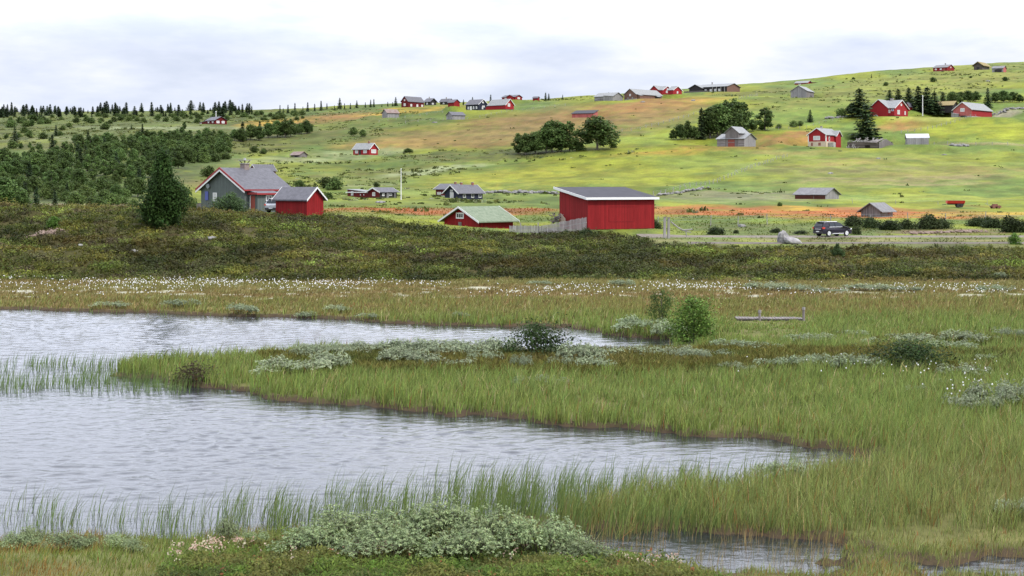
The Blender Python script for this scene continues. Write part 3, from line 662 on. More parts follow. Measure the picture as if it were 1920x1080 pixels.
h = House('red_barn', 'bright red barn beside the black gabled ridge house', 'barn', 915, 948, 963.5, 206, 10, 20.5, 42, 'R', 'redb', 'slatel', 'white', over=.4, base=('dark', 1.6)); h.win('R', .4, 9.5, 4.5, 6, 'curtain'); h.wing(-h.A-1.6, -h.A-.02, -h.B, h.B*.2, 1.6, 2.4, 'redb', 'slate', 'lean_to', 'x', .1)
h = House('red_cabin', 'red cabin with two small gables high on the middle skyline', 'cabin', 941, 966, 979, 187, 5.5, 9.5, 36, 'R', 'redm', 'slate', None, d=800, over=.4); h.win('R', .5, 3.5, 4.5, 3.5, 'curtain', bars=0); h.win('L', .3, 3, 4, 3, 'curtain', bars=0); h.cross(.68, 4.5, 1.7, 2.7, 1.0, h.b*.7, 'redb', 'slate')
h = House('red_hut', 'tiny red hut right of the skyline cabin', 'hut', 999, 1008, 1011.5, 187.5, 4, 6.5, 30, 'R', 'redm', 'slate', None, d=800, over=.35)
h = House('grey_shed', 'grey board shed with rusty roof under the ridge houses', 'shed', 716.5, 726, 748, 221, 9.5, 16.5, 60, 'L', 'grey', 'rust', None, over=.35)
h = House('grey_shed', 'weathered grey shed with grey roof below the black ridge house', 'shed', 837, 848, 872, 224.5, 9, 15, 58, 'L', 'grey', 'slate', None, over=.35)
h = House('red_cabin', 'dark red cabin with low wing alone near the left skyline', 'cabin', 386, 403, 425.5, 233.5, 8.5, 15, 46, 'R', 'redd', 'slate', None, over=.5)
w_ = h.wing(-h.A-6.5, -h.A-.02, -h.B+.3, h.B*.3, 1.3, 1.9, 'redd', 'slatel', 'wing', 'x', .2)
for c_ in (.25, .68): h.win('R', c_, 5, 4.5, 4.5, 'curtain', bars=0)
for c_ in (.3, .75): h.win('L', c_, 5, 3.5, 3.5, 'curtain', bars=0)
fo = MB().box(-h.A-6, -h.A-4.2, -h.B+.22, -h.B+.296, .5, 1.1).build('window', M['white'], h.e); MB().box(-h.A-5.9, -h.A-4.3, -h.B+.2, -h.B+.218, .58, 1.02).build('pane', M['curtain'], fo)
# ------------------------------------------------------------------ ground colours
C_ = lambda *a: np.array(a, float)
YG = C_(0.142, 0.156, 0.017); GR = C_(0.07, 0.104, 0.023); OR = C_(0.185, 0.098, 0.034); RO = C_(0.235, 0.078, 0.024)
YE = C_(0.27, 0.185, 0.022); OC = C_(0.17, 0.13, 0.045); OL = C_(0.085, 0.088, 0.024); DK = C_(0.05, 0.056, 0.018)
SG = C_(0.20, 0.225, 0.115); BR = C_(0.155, 0.115, 0.062); LG = C_(0.098, 0.134, 0.026)
PEAT = C_(0.05, 0.036, 0.022)
# (u, v, half width, half height, rows dropped per column, colour, strength)
BRUSH = [
 # left hillside below the ridge
 (180, 240, 520, 40, -0.01, C_(0.070, 0.083, 0.025), .95), (250, 222, 520, 12, -0.02, C_(0.07, 0.092, 0.024), .85), (300, 240, 180, 4, 0, SG, .6),
 (60, 275, 160, 9, 0, C_(0.085, 0.09, 0.03), .7), (130, 262, 130, 4, 0, SG*0.8, .6), (480, 215, 160, 7, 0, GR*0.9, .7), (650, 208, 120, 7, 0, GR*0.9, .7),
 (620, 222, 130, 7, -0.10, OR, .95), (520, 230, 70, 6, -0.1, C_(0.3, .19, .03), .8), (700, 214, 60, 4, -.1, C_(0.3, .2, .03), .7),
 (790, 207, 95, 7, -0.03, YE, .85), (700, 226, 150, 6, -0.03, OL, .6), (560, 262, 190, 22, -0.12, OL, .75), (470, 262, 120, 18, 0, DK*1.3, .6),
 (600, 292, 190, 9, -0.07, SG, .55), (640, 275, 120, 10, -.1, GR, .8), (430, 330, 110, 22, -.06, C_(.14, .15, .035), .8), (385, 345, 60, 12, 0, OC*.9, .6),
 # central meadow
 (880, 250, 220, 26, -0.06, OC, .7), (830, 240, 120, 5, -.04, YG, .6), (760, 268, 150, 12, -.05, C_(.24, .15, .04), .75), (950, 270, 170, 9, -.04, OR*.85, .6), (1000, 250, 120, 8, 0, LG, .5),
 (1150, 213, 190, 16, -0.10, OR, .75), (1000, 228, 150, 10, -.05, OR*.9, .6), (1060, 240, 130, 7, -.1, C_(.24, .18, .03), .6), (1280, 190, 110, 9, -.1, C_(.26, .19, .03), .7),
 (1210, 230, 150, 7, -.08, LG, .75), (1230, 205, 120, 8, -.1, OR*.9, .6), (1440, 215, 130, 18, -.10, LG, .85), (1550, 200, 110, 14, -.06, LG, .85), (1250, 255, 120, 8, -.1, C_(.15, .19, .03), .8),
 (1090, 228, 240, 34, -.09, C_(.165, .11, .04), .75), (870, 256, 190, 20, -.06, C_(.16, .115, .04), .6), (1190, 200, 150, 10, -.1, OR, .8),
 # heathy belt through the middle
 (850, 296, 150, 13, -0.05, OL, .85), (980, 290, 90, 11, -.05, DK*1.2, .8), (700, 312, 150, 14, -.03, GR*.95, .85), (640, 338, 140, 15, -.05, C_(.11, .125, .035), .75), (760, 322, 120, 10, -.06, OL*1.1, .6),
 (830, 318, 110, 4, -.10, SG, .75), (700, 345, 70, 4, -.1, SG*.8, .6), (590, 320, 90, 9, 0, YG*.9, .6), (700, 362, 200, 12, 0, C_(.125, .155, .035), .85), (960, 366, 130, 8, 0, C_(.12, .155, .035), .8),
 # large yellow-green meadow
 (1180, 305, 260, 26, -.08, YG, .9), (1000, 335, 240, 22, -.05, C_(.19, .19, .022), .8), (1260, 285, 120, 6, -.08, C_(.27, .17, .03), .7), (1150, 300, 130, 8, -.1, YG*1.15, .8), (1120, 335, 160, 12, 0, YG, .7),
 (1330, 300, 110, 16, -.1, LG, .6), (1380, 277, 110, 5, 0, OR*.8, .6),
 (1480, 256, 80, 9, -.06, OR, .85), (1440, 266, 90, 5, 0, OR*.9, .6), (1680, 236, 50, 11, -.05, OR, .75), (1500, 285, 120, 5, 0, OC, .5),
 (1640, 320, 320, 40, -.02, C_(.125, .14, .03), .8), (1560, 310, 130, 4, -.03, OC, .6), (1800, 325, 170, 9, -.02, OC, .55), (1650, 300, 160, 4, 0, OC*.95, .5), (1760, 345, 160, 4, -.02, BR*1.2, .5), (1850, 300, 120, 6, 0, YG, .6),
 (1850, 244, 150, 22, .04, YG*1.05, .9), (1760, 250, 70, 12, 0, YG, .8), (1730, 222, 90, 7, 0, C_(.2, .2, .05), .6), (1850, 270, 130, 3, 0, BR*1.3, .6),
 # upper right heath
 (1720, 158, 330, 26, -.13, C_(.125, .135, .03), .9), (1850, 150, 150, 12, -.1, C_(.15, .15, .035), .6), (1600, 175, 170, 5, -.06, OL, .5), (1800, 172, 170, 4, -.06, OL, .5), (1420, 172, 90, 6, -.05, OL*1.2, .7),
 (1880, 208, 50, 4, 0, C_(.19, .175, .12), .8),
 # plateau, near the road and the barns
 (1560, 400, 380, 13, 0, RO, .95), (1500, 392, 60, 5, 0, YE*.85, .8), (1300, 395, 120, 7, 0, RO, .6), (1640, 392, 90, 4, 0, OR, .7), (1900, 398, 70, 6, 0, YE, .85), (1800, 402, 110, 4, 0, YE*.9, .6), (1870, 406, 60, 4, 0, OR, .7), (1860, 391, 80, 3, 0, YG, .8),
 (1450, 383, 130, 5, 0, LG*.85, .8), (1350, 378, 130, 6, 0, C_(.12, .15, .04), .8), (1350, 364, 120, 4, 0, BR, .5), (1700, 372, 230, 6, 0, C_(.16, .18, .04), .6), (1360, 412, 150, 7, 0, GR, .9), (1340, 428, 120, 12, 0, GR, .9),
 (760, 398, 230, 7, 0.01, RO, .9), (900, 394, 120, 5, 0, OR*.9, .7), (700, 407, 150, 6, .02, C_(.14, .16, .03), .9), (1000, 396, 60, 6, 0, RO*.9, .7), (985, 410, 80, 9, 0, LG*.8, .9), (830, 416, 120, 6, 0, OR*.8, .5), (560, 384, 150, 6, 0, GR, .7), (800, 382, 200, 5, 0, C_(.11, .135, .03), .8),
  (60, 365, 260, 30, 0, C_(.045, .06, .022), .9), (330, 330, 90, 22, -.1, C_(.07, .085, .028), .8), (150, 310, 300, 30, -.02, C_(.05, .065, .024), .9),
 # left below the wood
 (190, 384, 170, 4, 0, C_(.24, .19, .12), .8), (420, 372, 60, 12, 0, LG*.8, .8),
 (1390, 367, 170, 8, 0, C_(.115, .12, .06), .9), (1700, 335, 260, 8, -.02, C_(.135, .11, .055), .6), (1600, 318, 200, 5, -.02, C_(.13, .115, .05), .5),
 # verge of the track
 (1600, 455, 700, 18, 0, C_(.075, .082, .027), .95), (1450, 430, 420, 9, 0, C_(.075, .095, .026), .95), (1600, 450, 420, 3, 0, C_(.14, .125, .055), .7), (1800, 434, 140, 5, 0, C_(.11, .075, .05), .8),
]
HEATH2 = [(500, 672), (640, 662), (760, 656), (1000, 655), (1250, 660), (1450, 664), (1600, 664), (1660, 676), (1640, 694), (1400, 704), (1100, 707), (800, 704), (600, 696), (520, 690)]
HEATH2 = np.array([(X(u, W(v+12)), W(v+12)) for u, v in HEATH2])

def ground_colour(x, y, z):
    x = np.asarray(x, float); y = np.asarray(y, float)
    u, v = UV(x, np.maximum(y, 2), z)
    n = len(x)
    a = fbm(x*0.02+5, y*0.02, 4)[:, None]; b = fbm(x*0.09, y*0.06+9, 4)[:, None]; c = fbm(x*0.5, y*0.4+2, 3)[:, None]
    st = fbm(u*0.010+3, v*0.075, 4)[:, None]           # streaks following the contour of the slope
    # meadow
    m1 = sstep(0.36, 0.64, st)*0.85+0.15*b
    col = GR*1.08*(1-m1)+YG*m1
    wob_u = (fbm(x*0.03, y*0.02, 3)-0.5)*90; wob_v = (fbm(x*0.06+7, y*0.03, 4)-0.5)*16+(fbm(x*0.5, y*0.2, 2)-.5)*4
    hill = y > 176
    for (u0, v0, ru, rv, tl, cc, s) in BRUSH:
        q = ((u+wob_u-u0)/ru)**2+((v+wob_v*min(1, rv/9)-v0-tl*(u-u0))/rv)**2
        k_ = (1-sstep(0.1, 1.45, q))[:, None]*s*(0.35+1.0*sstep(0.3, 0.65, b*0.45+c*0.55))
        col = np.where(hill[:, None] | (v0 > 428), col*(1-np.clip(k_, 0, 1))+cc*np.clip(k_, 0, 1), col)
    s2 = fbm(u*0.022+11, v*0.30, 4)[:, None]; s3 = fbm(x*.22+3, y*.10, 4)[:, None]
    col = col*(0.64+0.32*sstep(.25, .75, s2)+0.30*sstep(.3, .7, s3))*(.86+.28*a)*(.9+.22*sstep(900, 1600, u)[:, None])  # last factor brightens rightward: the sunlit hillside put into the ground colour
    sp = sstep(0.62, 0.72, c)
    col = col*(1-sp*0.2)+OC*sp*0.2
    # bog and sedge flats
    bogc = OC*0.66*(1-a)+C_(0.105, 0.115, 0.036)*a
    k1 = sstep(0.45, 0.62, fbm(x*0.12, y*0.5, 4))[:, None]
    bog = bogc*(1-k1*.6)+C_(0.155, 0.095, 0.042)*k1*.6
    lich = (sstep(0.645, 0.69, fbm(x*0.8+40, y*0.9, 3))*sstep(90, 93, y)*(1-sstep(101, 106, y)))[:, None]
    bog = bog*(1-lich)+C_(0.27, 0.26, 0.19)*lich
    fl = sstep(78.5, 85, y)[:, None]
    sed = C_(0.085, 0.105, 0.03)*(1-c)+C_(0.12, 0.10, 0.04)*c
    marsh = sed*(1-fl)+bog*fl
    mk = (1-sstep(110, 116, y))[:, None]
    col = col*(1-mk)+marsh*mk
    # heather bank
    h = heath_amount(x, y, z)[:, None]
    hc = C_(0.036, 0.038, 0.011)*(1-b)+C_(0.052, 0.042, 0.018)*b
    col = col*(1-h)+hc*h
    return col, h[:, 0]

# ------------------------------------------------------------------ ground sheet
us = np.concatenate([np.linspace(-2600, -420, 60)[:-1], np.arange(-420, 2341, 8.0), np.linspace(2340, 4600, 60)[1:]])
ds = np.concatenate([np.arange(2.0, 26, 1.2), np.arange(26, 120, 0.3), np.arange(120, 178, 0.55), np.geomspace(178, 1010, 260), np.linspace(1030, 3300, 26)])
UU, DD = np.meshgrid(us, ds)
gx = (X(UU, DD)).ravel(); gy = DD.ravel()
gz = terrain(gx, gy)
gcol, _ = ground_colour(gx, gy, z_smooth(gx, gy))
sdw = water_sd(gx, gy)
pk = sstep(-0.9, -0.1, sdw)[:, None]
gcol = gcol*(1-pk)+PEAT*pk
nu = len(us); nd = len(ds)
ii = (np.arange(nd-1)[:, None]*nu+np.arange(nu-1)[None, :]).ravel()
quads = np.stack([ii, ii+1, ii+nu+1, ii+nu], 1)
m, nt, out = node_mat('ground_cover')
at = N(nt, 'ShaderNodeAttribute', attribute_name='Col')
ge = N(nt, 'ShaderNodeNewGeometry')
nA = noise_n(nt, mapping(nt, ge.outputs['Position'], (1, 0.6, 1)), 1.6, 6, 0.7)
nB = noise_n(nt, mapping(nt, ge.outputs['Position'], (.7, 1.3, 1)), 0.42, 8, 0.8)
f = math_n(nt, 'MULTIPLY', math_n(nt, 'MULTIPLY_ADD', nA, 1.1, 0.45), math_n(nt, 'MULTIPLY_ADD', nB, 1.3, 0.35))
cc = N(nt, 'ShaderNodeCombineColor')
for i in range(3): nt.links.new(f, cc.inputs[i])
c = mixc(nt, 1.0, at.outputs['Color'], cc.outputs[0], 'MULTIPLY')
p = N(nt, 'ShaderNodeBsdfPrincipled'); nt.links.new(c, p.inputs['Base Color'])
p.inputs['Roughness'].default_value = 0.95; p.inputs['Specular IOR Level'].default_value = 0.1
nt.links.new(bump_n(nt, nA, 0.3, 0.08), p.inputs['Normal'])
nt.links.new(p.outputs[0], out.inputs[0])
g = new_obj('ground', np_mesh('ground', np.stack([gx, gy, gz], 1), quads=quads, col=gcol, mat=m, smooth=True))
tag(g, 'rolling ground of bog, heather bank and flowering hill meadow', 'ground', kind='structure')

# ------------------------------------------------------------------ water
us = np.arange(-420, 2341, 5.0); ds = np.concatenate([np.arange(24.0, 60, 0.075), np.arange(60, 96, 0.13)])
UU, DD = np.meshgrid(us, ds); wx = X(UU, DD).ravel(); wy = DD.ravel()
wz = np.zeros_like(wx)
r2 = np.random.default_rng(3)
gust = 0.5+1.0*fbm(wx*0.11+4, wy*0.09, 3)
for i in range(52):
    lam = 0.20*1.055**i if i < 36 else r2.uniform(0.2, .6)
    lam = min(lam, 1.0)
    th = rad(90)+r2.normal(0, 0.40)+0.22                # wind roughly along the line of sight
    kx, ky = math.cos(th)*2*math.pi/lam, math.sin(th)*2*math.pi/lam
    amp = 0.0043*lam*r2.uniform(0.5, 1.2)
    ph = r2.uniform(0, 6.28)
    mod = 0.10+1.9*sstep(0.46, 0.8, vnoise(wx*0.5/lam**.5+i*13.7, wy*0.45/lam**.5+i*5.1))
    s_ = np.sin(kx*wx+ky*wy+ph)
    wz += amp*mod*(np.exp(1.5*(s_-1))*1.6-.6)
wz *= gust
wz *= 0.35+0.65*sstep(0.2, 3.5, water_sd(wx, wy))
nu = len(us); nd = len(ds)
ii = (np.arange(nd-1)[:, None]*nu+np.arange(nu-1)[None, :]).ravel()
quads = np.stack([ii, ii+1, ii+nu+1, ii+nu], 1)
keep = (water_sd(wx, wy) > -0.6)
qk = keep[quads].any(1)
m, nt, out = node_mat('pond_water')
ge = N(nt, 'ShaderNodeNewGeometry')
nA = noise_n(nt, mapping(nt, ge.outputs['Position'], (2.2, 4.5, 1), rot=(0, 0, 0.2)), 1.6, 5, 0.6)
p = N(nt, 'ShaderNodeBsdfPrincipled')
p.inputs['Base Color'].default_value = (0.012, 0.014, 0.017, 1)
p.inputs['Roughness'].default_value = 0.06; p.inputs['IOR'].default_value = 1.40
p.inputs['Specular IOR Level'].default_value = 1.0
nt.links.new(bump_n(nt, nA, 0.3, 0.05), p.inputs['Normal'])
nt.links.new(p.outputs[0], out.inputs[0])
wob = new_obj('pond_water', np_mesh('pond_water', np.stack([wx, wy, wz], 1), quads=quads[qk], mat=m, smooth=True))
tag(wob, 'rippled pond reflecting the pale cloudy sky', 'water', kind='structure')

# ------------------------------------------------------------------ gravel road and track
def strip(name, pts, halfd, label, c1, c2, lift=0.05):
    """road that follows the ground: pts are (u, depth of its middle line)"""
    u = np.arange(pts[0][0], pts[-1][0], 6.0)
    dc = np.interp(u, [p_[0] for p_ in pts], [p_[1] for p_ in pts])
    rows = []; K = 7
    for kx in np.linspace(-1, 1, K):
        d = dc+kx*halfd+(fbm(u*0.02, u*0+kx*0.4, 2)-.5)*0.8
        x = X(u, dc); rows.append((x, d))
    x = np.stack([r[0] for r in rows]).ravel(); y = np.stack([r[1] for r in rows]).ravel()
    z = terrain(x, y)+lift
    edge = np.repeat(np.abs(np.linspace(-1, 1, K)), len(u))
    z -= 0.12*(edge > 0.99)
    nu_ = len(u)
    ii = (np.arange(K-1)[:, None]*nu_+np.arange(nu_-1)[None, :]).ravel()
    m = rough_mat(name+'_gravel', c1, c2, 1.2, rough=0.95, spec=0.15)
    o = new_obj(name, np_mesh(name, np.stack([x, y, z], 1), quads=np.stack([ii, ii+1, ii+nu_+1, ii+nu_], 1), mat=m, smooth=True))
    return tag(o, label, 'road', kind='structure')
def d_row(u, v):
    d = np.arange(112, 178, 0.25); r = UV(X(u, d), d, z_smooth(X(u, d), d))[1]
    return float(d[np.argmin(np.abs(r-v))])
strip('gravel_road', [(u, d_row(u, 444)) for u in (1195, 1300, 1420, 1560, 1700, 1900, 2300)], 1.7, 'pale gravel road running past the parked car', (0.125, 0.105, 0.085), (0.21, 0.185, 0.155), 0.10)
strip('footpath', [(u, d_row(u, 456.5)) for u in (1290, 1400, 1560, 1700, 1900, 2300)], 0.6, 'narrow grey track below the gravel road', (0.095, 0.08, 0.07), (0.165, 0.145, 0.13), 0.12)
# ------------------------------------------------------------------ vegetation builders
def blades(x, y, z, h, w, lean, lean_dir, col, jit=0.25, r=rng):
    """grass blades: five vertices, a quad and a tip triangle each"""
    n = len(x)
    yaw = r.uniform(-1.0, 1.0, n)                        # width axis roughly across the view, varied
    wx, wy = np.cos(yaw)*w*0.5, np.sin(yaw)*w*0.5
    lx, ly = np.cos(lean_dir)*lean*h, np.sin(lean_dir)*lean*h
    V = np.zeros((n, 5, 3), np.float32)
    V[:, 0] = np.stack([x-wx, y-wy, z], 1); V[:, 1] = np.stack([x+wx, y+wy, z], 1)
    mx, my, mz = x+lx*0.3, y+ly*0.3, z+h*0.55
    V[:, 2] = np.stack([mx+wx*.8, my+wy*.8, mz], 1); V[:, 3] = np.stack([mx-wx*.8, my-wy*.8, mz], 1)
    V[:, 4] = np.stack([x+lx, y+ly, z+h*np.sqrt(np.maximum(1-0.5*lean**2, .2))], 1)
    b = (np.arange(n)*5)[:, None]
    q = b+np.array([[0, 1, 2, 3]]); t = b+np.array([[3, 2, 4]])
    c = col*(1+r.normal(0, jit, (n, 1)))*(1+r.normal(0, jit*0.25, (n, 3)))
    c = np.clip(c, 0.004, 0.9)
    return V.reshape(-1, 3), t, q, np.repeat(c, 5, 0)

def join(parts):
    V = []; T = []; Q = []; Cc = []; o = 0
    for v, t, q, c in parts:
        V.append(v); Cc.append(c)
        if t is not None and len(t): T.append(np.asarray(t)+o)
        if q is not None and len(q): Q.append(np.asarray(q)+o)
        o += len(v)
    return (np.concatenate(V), np.concatenate(T) if T else None, np.concatenate(Q) if Q else None, np.concatenate(Cc))

def leaf_quads(P, nrm, size, aspect, col, jit, r, along=None):
    """leaf faces: diamonds at P facing nrm"""
    n = len(P)
    nrm = nrm/np.maximum(np.linalg.norm(nrm, axis=1, keepdims=True), 1e-6)
    if along is None: along = r.normal(0, 1, (n, 3))
    t = along-nrm*(along*nrm).sum(1, keepdims=True)
    t /= np.maximum(np.linalg.norm(t, axis=1, keepdims=True), 1e-6)
    bb = np.cross(nrm, t)
    s = (size*np.ones(n))[:, None]
    V = np.zeros((n, 4, 3), np.float32)
    V[:, 0] = P-t*s*0.5; V[:, 2] = P+t*s*0.5
    V[:, 1] = P+bb*s*0.5*aspect+t*s*0.08; V[:, 3] = P-bb*s*0.5*aspect+t*s*0.08
    c = np.clip(col*(1+r.normal(0, jit, (n, 1)))*(1+r.normal(0, jit*.2, (n, 3))), 0.003, 0.9)
    return V.reshape(-1, 3), None, (np.arange(n)*4)[:, None]+np.arange(4)[None, :], np.repeat(c, 4, 0)

def tube(pts, radii, col, k=5):
    pts = np.asarray(pts, float); V = []; Q = []
    for i, p in enumerate(pts):
        d = pts[min(i+1, len(pts)-1)]-pts[max(i-1, 0)]; d /= np.linalg.norm(d)+1e-9
        a = np.cross(d, [0.3, 1, 0.2]); a /= np.linalg.norm(a)+1e-9; b = np.cross(d, a)
        for j in range(k):
            th = 2*math.pi*j/k
            V.append(p+radii[i]*(math.cos(th)*a+math.sin(th)*b))
    for i in range(len(pts)-1):
        for j in range(k):
            Q.append([i*k+j, i*k+(j+1) % k, (i+1)*k+(j+1) % k, (i+1)*k+j])
    V = np.array(V)
    return V, None, np.array(Q), np.tile(np.array(col, float), (len(V), 1))

M_GRASS = leaf_mat('sedge_blades', 0.45)
M_HEATH = leaf_mat('heather_sprigs', 0.3)
M_LEAF = leaf_mat('broad_leaves', 0.35, 0.65)
M_NEED = leaf_mat('needles', 0.15, 0.8)
M_WILL = leaf_mat('willow_leaves', 0.3, 0.5, 0.25)
M_BARK = leaf_mat('bark', 0.0)
M_WHITE = leaf_mat('cotton_heads', 0.4)

def crown_broad(seed, h, rx, n, size, col, lobes=16, base=0.18, up=0.7, jit=0.22, ragged=0.5, peak=0.0):
    """a broadleaf crown: leaf faces gathered in boughs at the ends of limbs; returns crown and trunk arrays"""
    r = np.random.default_rng(seed)
    Cn = []; Rr = []
    for i in range(lobes):
        t = (i+0.5)/lobes
        zz = h*(base+(1-base)*t*0.93)
        prof = math.sin(math.pi*min(0.97, (t*0.86+0.16)))**0.7
        th = i*2.4+r.uniform(-.5, .5)
        prof *= 1-peak*max(0, t-.25)/.75; rr = rx*prof*r.uniform(0.25, 0.8)
        Cn.append([rr*math.cos(th), rr*math.sin(th), zz+r.uniform(-.04, .04)*h]); Rr.append(rx*r.uniform(0.32, 0.56)*(0.55+0.55*prof))
    Cn = np.array(Cn); Rr = np.array(Rr)
    wgt = Rr**2; wgt /= wgt.sum()
    li = r.choice(lobes, n, p=wgt)
    dv = r.normal(0, 1, (n, 3)); dv /= np.linalg.norm(dv, axis=1, keepdims=True)
    rad_ = Rr[li]*(r.random(n)**0.45)*(1+ragged*0.6*(r.random(n)**3))
    P = Cn[li]+dv*rad_[:, None]*np.array([1, 1, 0.85])
    ok = P[:, 2] > h*base*0.35
    P = P[ok]; dv = dv[ok]; li = li[ok]
    nr = dv*0.7+r.normal(0, 0.6, P.shape)+np.array([0, 0, up])
    tone = 1+r.normal(0, 0.16, lobes)
    crown = leaf_quads(P, nr, size*r.uniform(0.6, 1.35, len(P)), 0.75, np.array(col)*tone[li][:, None], jit, r)
    trunk = [tube([[0, 0, -0.4], [0.02*h*r.normal(), 0.02*h*r.normal(), h*0.35], [0.03*h*r.normal(), 0.03*h*r.normal(), h*0.9]], [0.022*h, 0.016*h, 0.004*h], (0.11, 0.095, 0.08), 6)]
    for i in range(0, lobes, 2):
        q = Cn[i]*np.array([.08, .08, .5])
        trunk.append(tube([q, (q+Cn[i])/2+[0, 0, 0.03*h], Cn[i]], [0.009*h, 0.006*h, 0.002*h], (0.09, 0.075, 0.06), 4))
    return crown, join(trunk)

def crown_spruce(seed, h, rx, whorls, per, col, size, jit=0.25, base=0.06, thin=0.0):
    r = np.random.default_rng(seed)
    P = []; D = []; Nn = []; S = []
    for i in range(whorls):
        t = (i+r.uniform(0, .5))/whorls
        zz = h*(base+(0.97-base)*t)
        L = rx*((1-t)**0.8)*r.uniform(0.8, 1.12)+0.02*h
        nb = max(4, int(per*(1-t*0.55)))
        a0 = r.uniform(0, 6.28)
        for j in range(nb):
            if r.random() < thin: continue
            th = a0+2*math.pi*j/nb+r.normal(0, .15); Lb = L*r.uniform(.65, 1.15)
            ns = max(3, int(Lb/size*2.0))
            for s_ in range(ns):
                f_ = (s_+r.uniform(.2, 1))/ns
                droop = -0.34*f_*Lb+0.16*f_*f_*Lb
                p = np.array([math.cos(th)*f_*Lb, math.sin(th)*f_*Lb, zz+droop])
                for side in (-1, 0, 1):
                    off = np.array([-math.sin(th), math.cos(th), -0.25])*side*size*0.55*(1-f_*0.6)
                    P.append(p+off+r.normal(0, size*.12, 3)); D.append([math.cos(th+side*.6), math.sin(th+side*.6), -.35+r.normal(0, .2)])
                    Nn.append([r.normal(0, .45)-math.cos(th)*-.3, r.normal(0, .45)+math.sin(th)*.3, 1]); S.append(size*r.uniform(.7, 1.3)*(1-0.3*t))
    for s_ in range(10):                                # leader
        P.append(np.array([0, 0, h*(0.93+0.008*s_)])+r.normal(0, size*.1, 3)); D.append([r.normal(), r.normal(), .8]); Nn.append(r.normal(0, 1, 3)); S.append(size*.6)
    P = np.array(P); crown = leaf_quads(P, np.array(Nn), np.array(S), 0.62, np.array(col), jit, r, along=np.array(D))
    trunk = tube([[0, 0, -.4], [0, 0, h*.5], [0, 0, h*.98]], [0.018*h, 0.012*h, 0.003*h], (0.07, 0.055, 0.042), 6)
    return crown, trunk

def shrub_willow(seed, w, h, n, size, col, lobes=11, jit=0.2, mat_dark=(0.06, 0.05, 0.04), spread=1.0):
    """low rounded shrub: twigs from the base, rosettes of leaves pointing up and out at their ends"""
    r = np.random.default_rng(seed)
    L = []
    for i in range(lobes):
        x = r.uniform(-.5, .5)*w*0.86; y = r.uniform(-.5, .5)*w*0.55
        hh = h*(0.45+0.5*math.sqrt(max(0, 1-(2*x/w)**2)))*r.uniform(.72, 1.08)
        L.append([x, y, hh*0.62, w*r.uniform(.13, .2), hh*0.42])
    L = np.array(L)
    nr_ = max(1, n//7)
    li = r.integers(0, lobes, nr_)
    dv = r.normal(0, 1, (nr_, 3)); dv[:, 2] = np.abs(dv[:, 2])*0.9-0.28; dv /= np.linalg.norm(dv, axis=1, keepdims=True)
    q = r.random(nr_)**0.3
    C0 = L[li, :3]+dv*q[:, None]*np.stack([L[li, 3], L[li, 3]*.9, L[li, 4]], 1)
    C0[:, 2] = np.maximum(C0[:, 2], 0.04*h)
    ax = dv*0.8+np.array([0, 0, .7]); ax /= np.linalg.norm(ax, axis=1, keepdims=True)
    P = np.repeat(C0, 7, 0); A = np.repeat(ax, 7, 0)
    al = A*0.75+r.normal(0, 0.6, P.shape)
    al /= np.linalg.norm(al, axis=1, keepdims=True)
    P = P+al*size*0.55
    nn = A+r.normal(0, .5, P.shape)
    tone = np.repeat(1+r.normal(0, .13, nr_), 7)*(1+r.normal(0, .1, lobes))[np.repeat(li, 7)]
    crown = leaf_quads(P, nn, size*r.uniform(.7, 1.3, len(P)), 0.36, np.array(col)*tone[:, None], jit, r, along=al)
    st = []
    for i in range(lobes):
        b = np.array([L[i, 0]*.25, L[i, 1]*.25, -0.05])
        st.append(tube([b, (b+L[i, :3])*.5+[0, 0, .06*h], L[i, :3]+[0, 0, L[i, 4]*.5]], [.018*h, .012*h, .004*h], mat_dark, 4))
    for j in range(0, nr_, max(1, nr_//60)):
        st.append(tube([L[li[j], :3], C0[j]], [.008*h, .003*h], mat_dark, 3))
    return crown, join(st)

class Plant:
    """one prototype: crown and stem meshes, copied as often as the photograph shows the plant"""
    def __init__(self, arrays, crown_name, stem_name, mat, h, w):
        (cv, ct, cq, cc), (sv, st, sq, sc) = arrays
        self.crown = np_mesh(crown_name, cv, ct, cq, cc, mat); self.stem = np_mesh(stem_name, sv, st, sq, sc, M_BARK)
        self.cn, self.sn = crown_name, stem_name; self.h, self.w = h, w; self.first = None
    def place(self, name, loc, h, w=None, label=None, cat='tree', group=None, rz=None, wmul=1.0):
        s = h/self.h; sw = (w/self.w if w else s)*wmul
        rz = random.uniform(0, 6.28) if rz is None else rz
        e = empty(name, loc, rz, label, cat, group); e.scale = (sw, sw, s)
        if self.first is None:
            c = new_obj(self.cn, self.crown, e); t = new_obj(self.sn, self.stem, e); self.first = (c, t)
        else:
            for o in self.first:
                k_ = o.copy(); COL.objects.link(k_); k_.parent = e
        return e

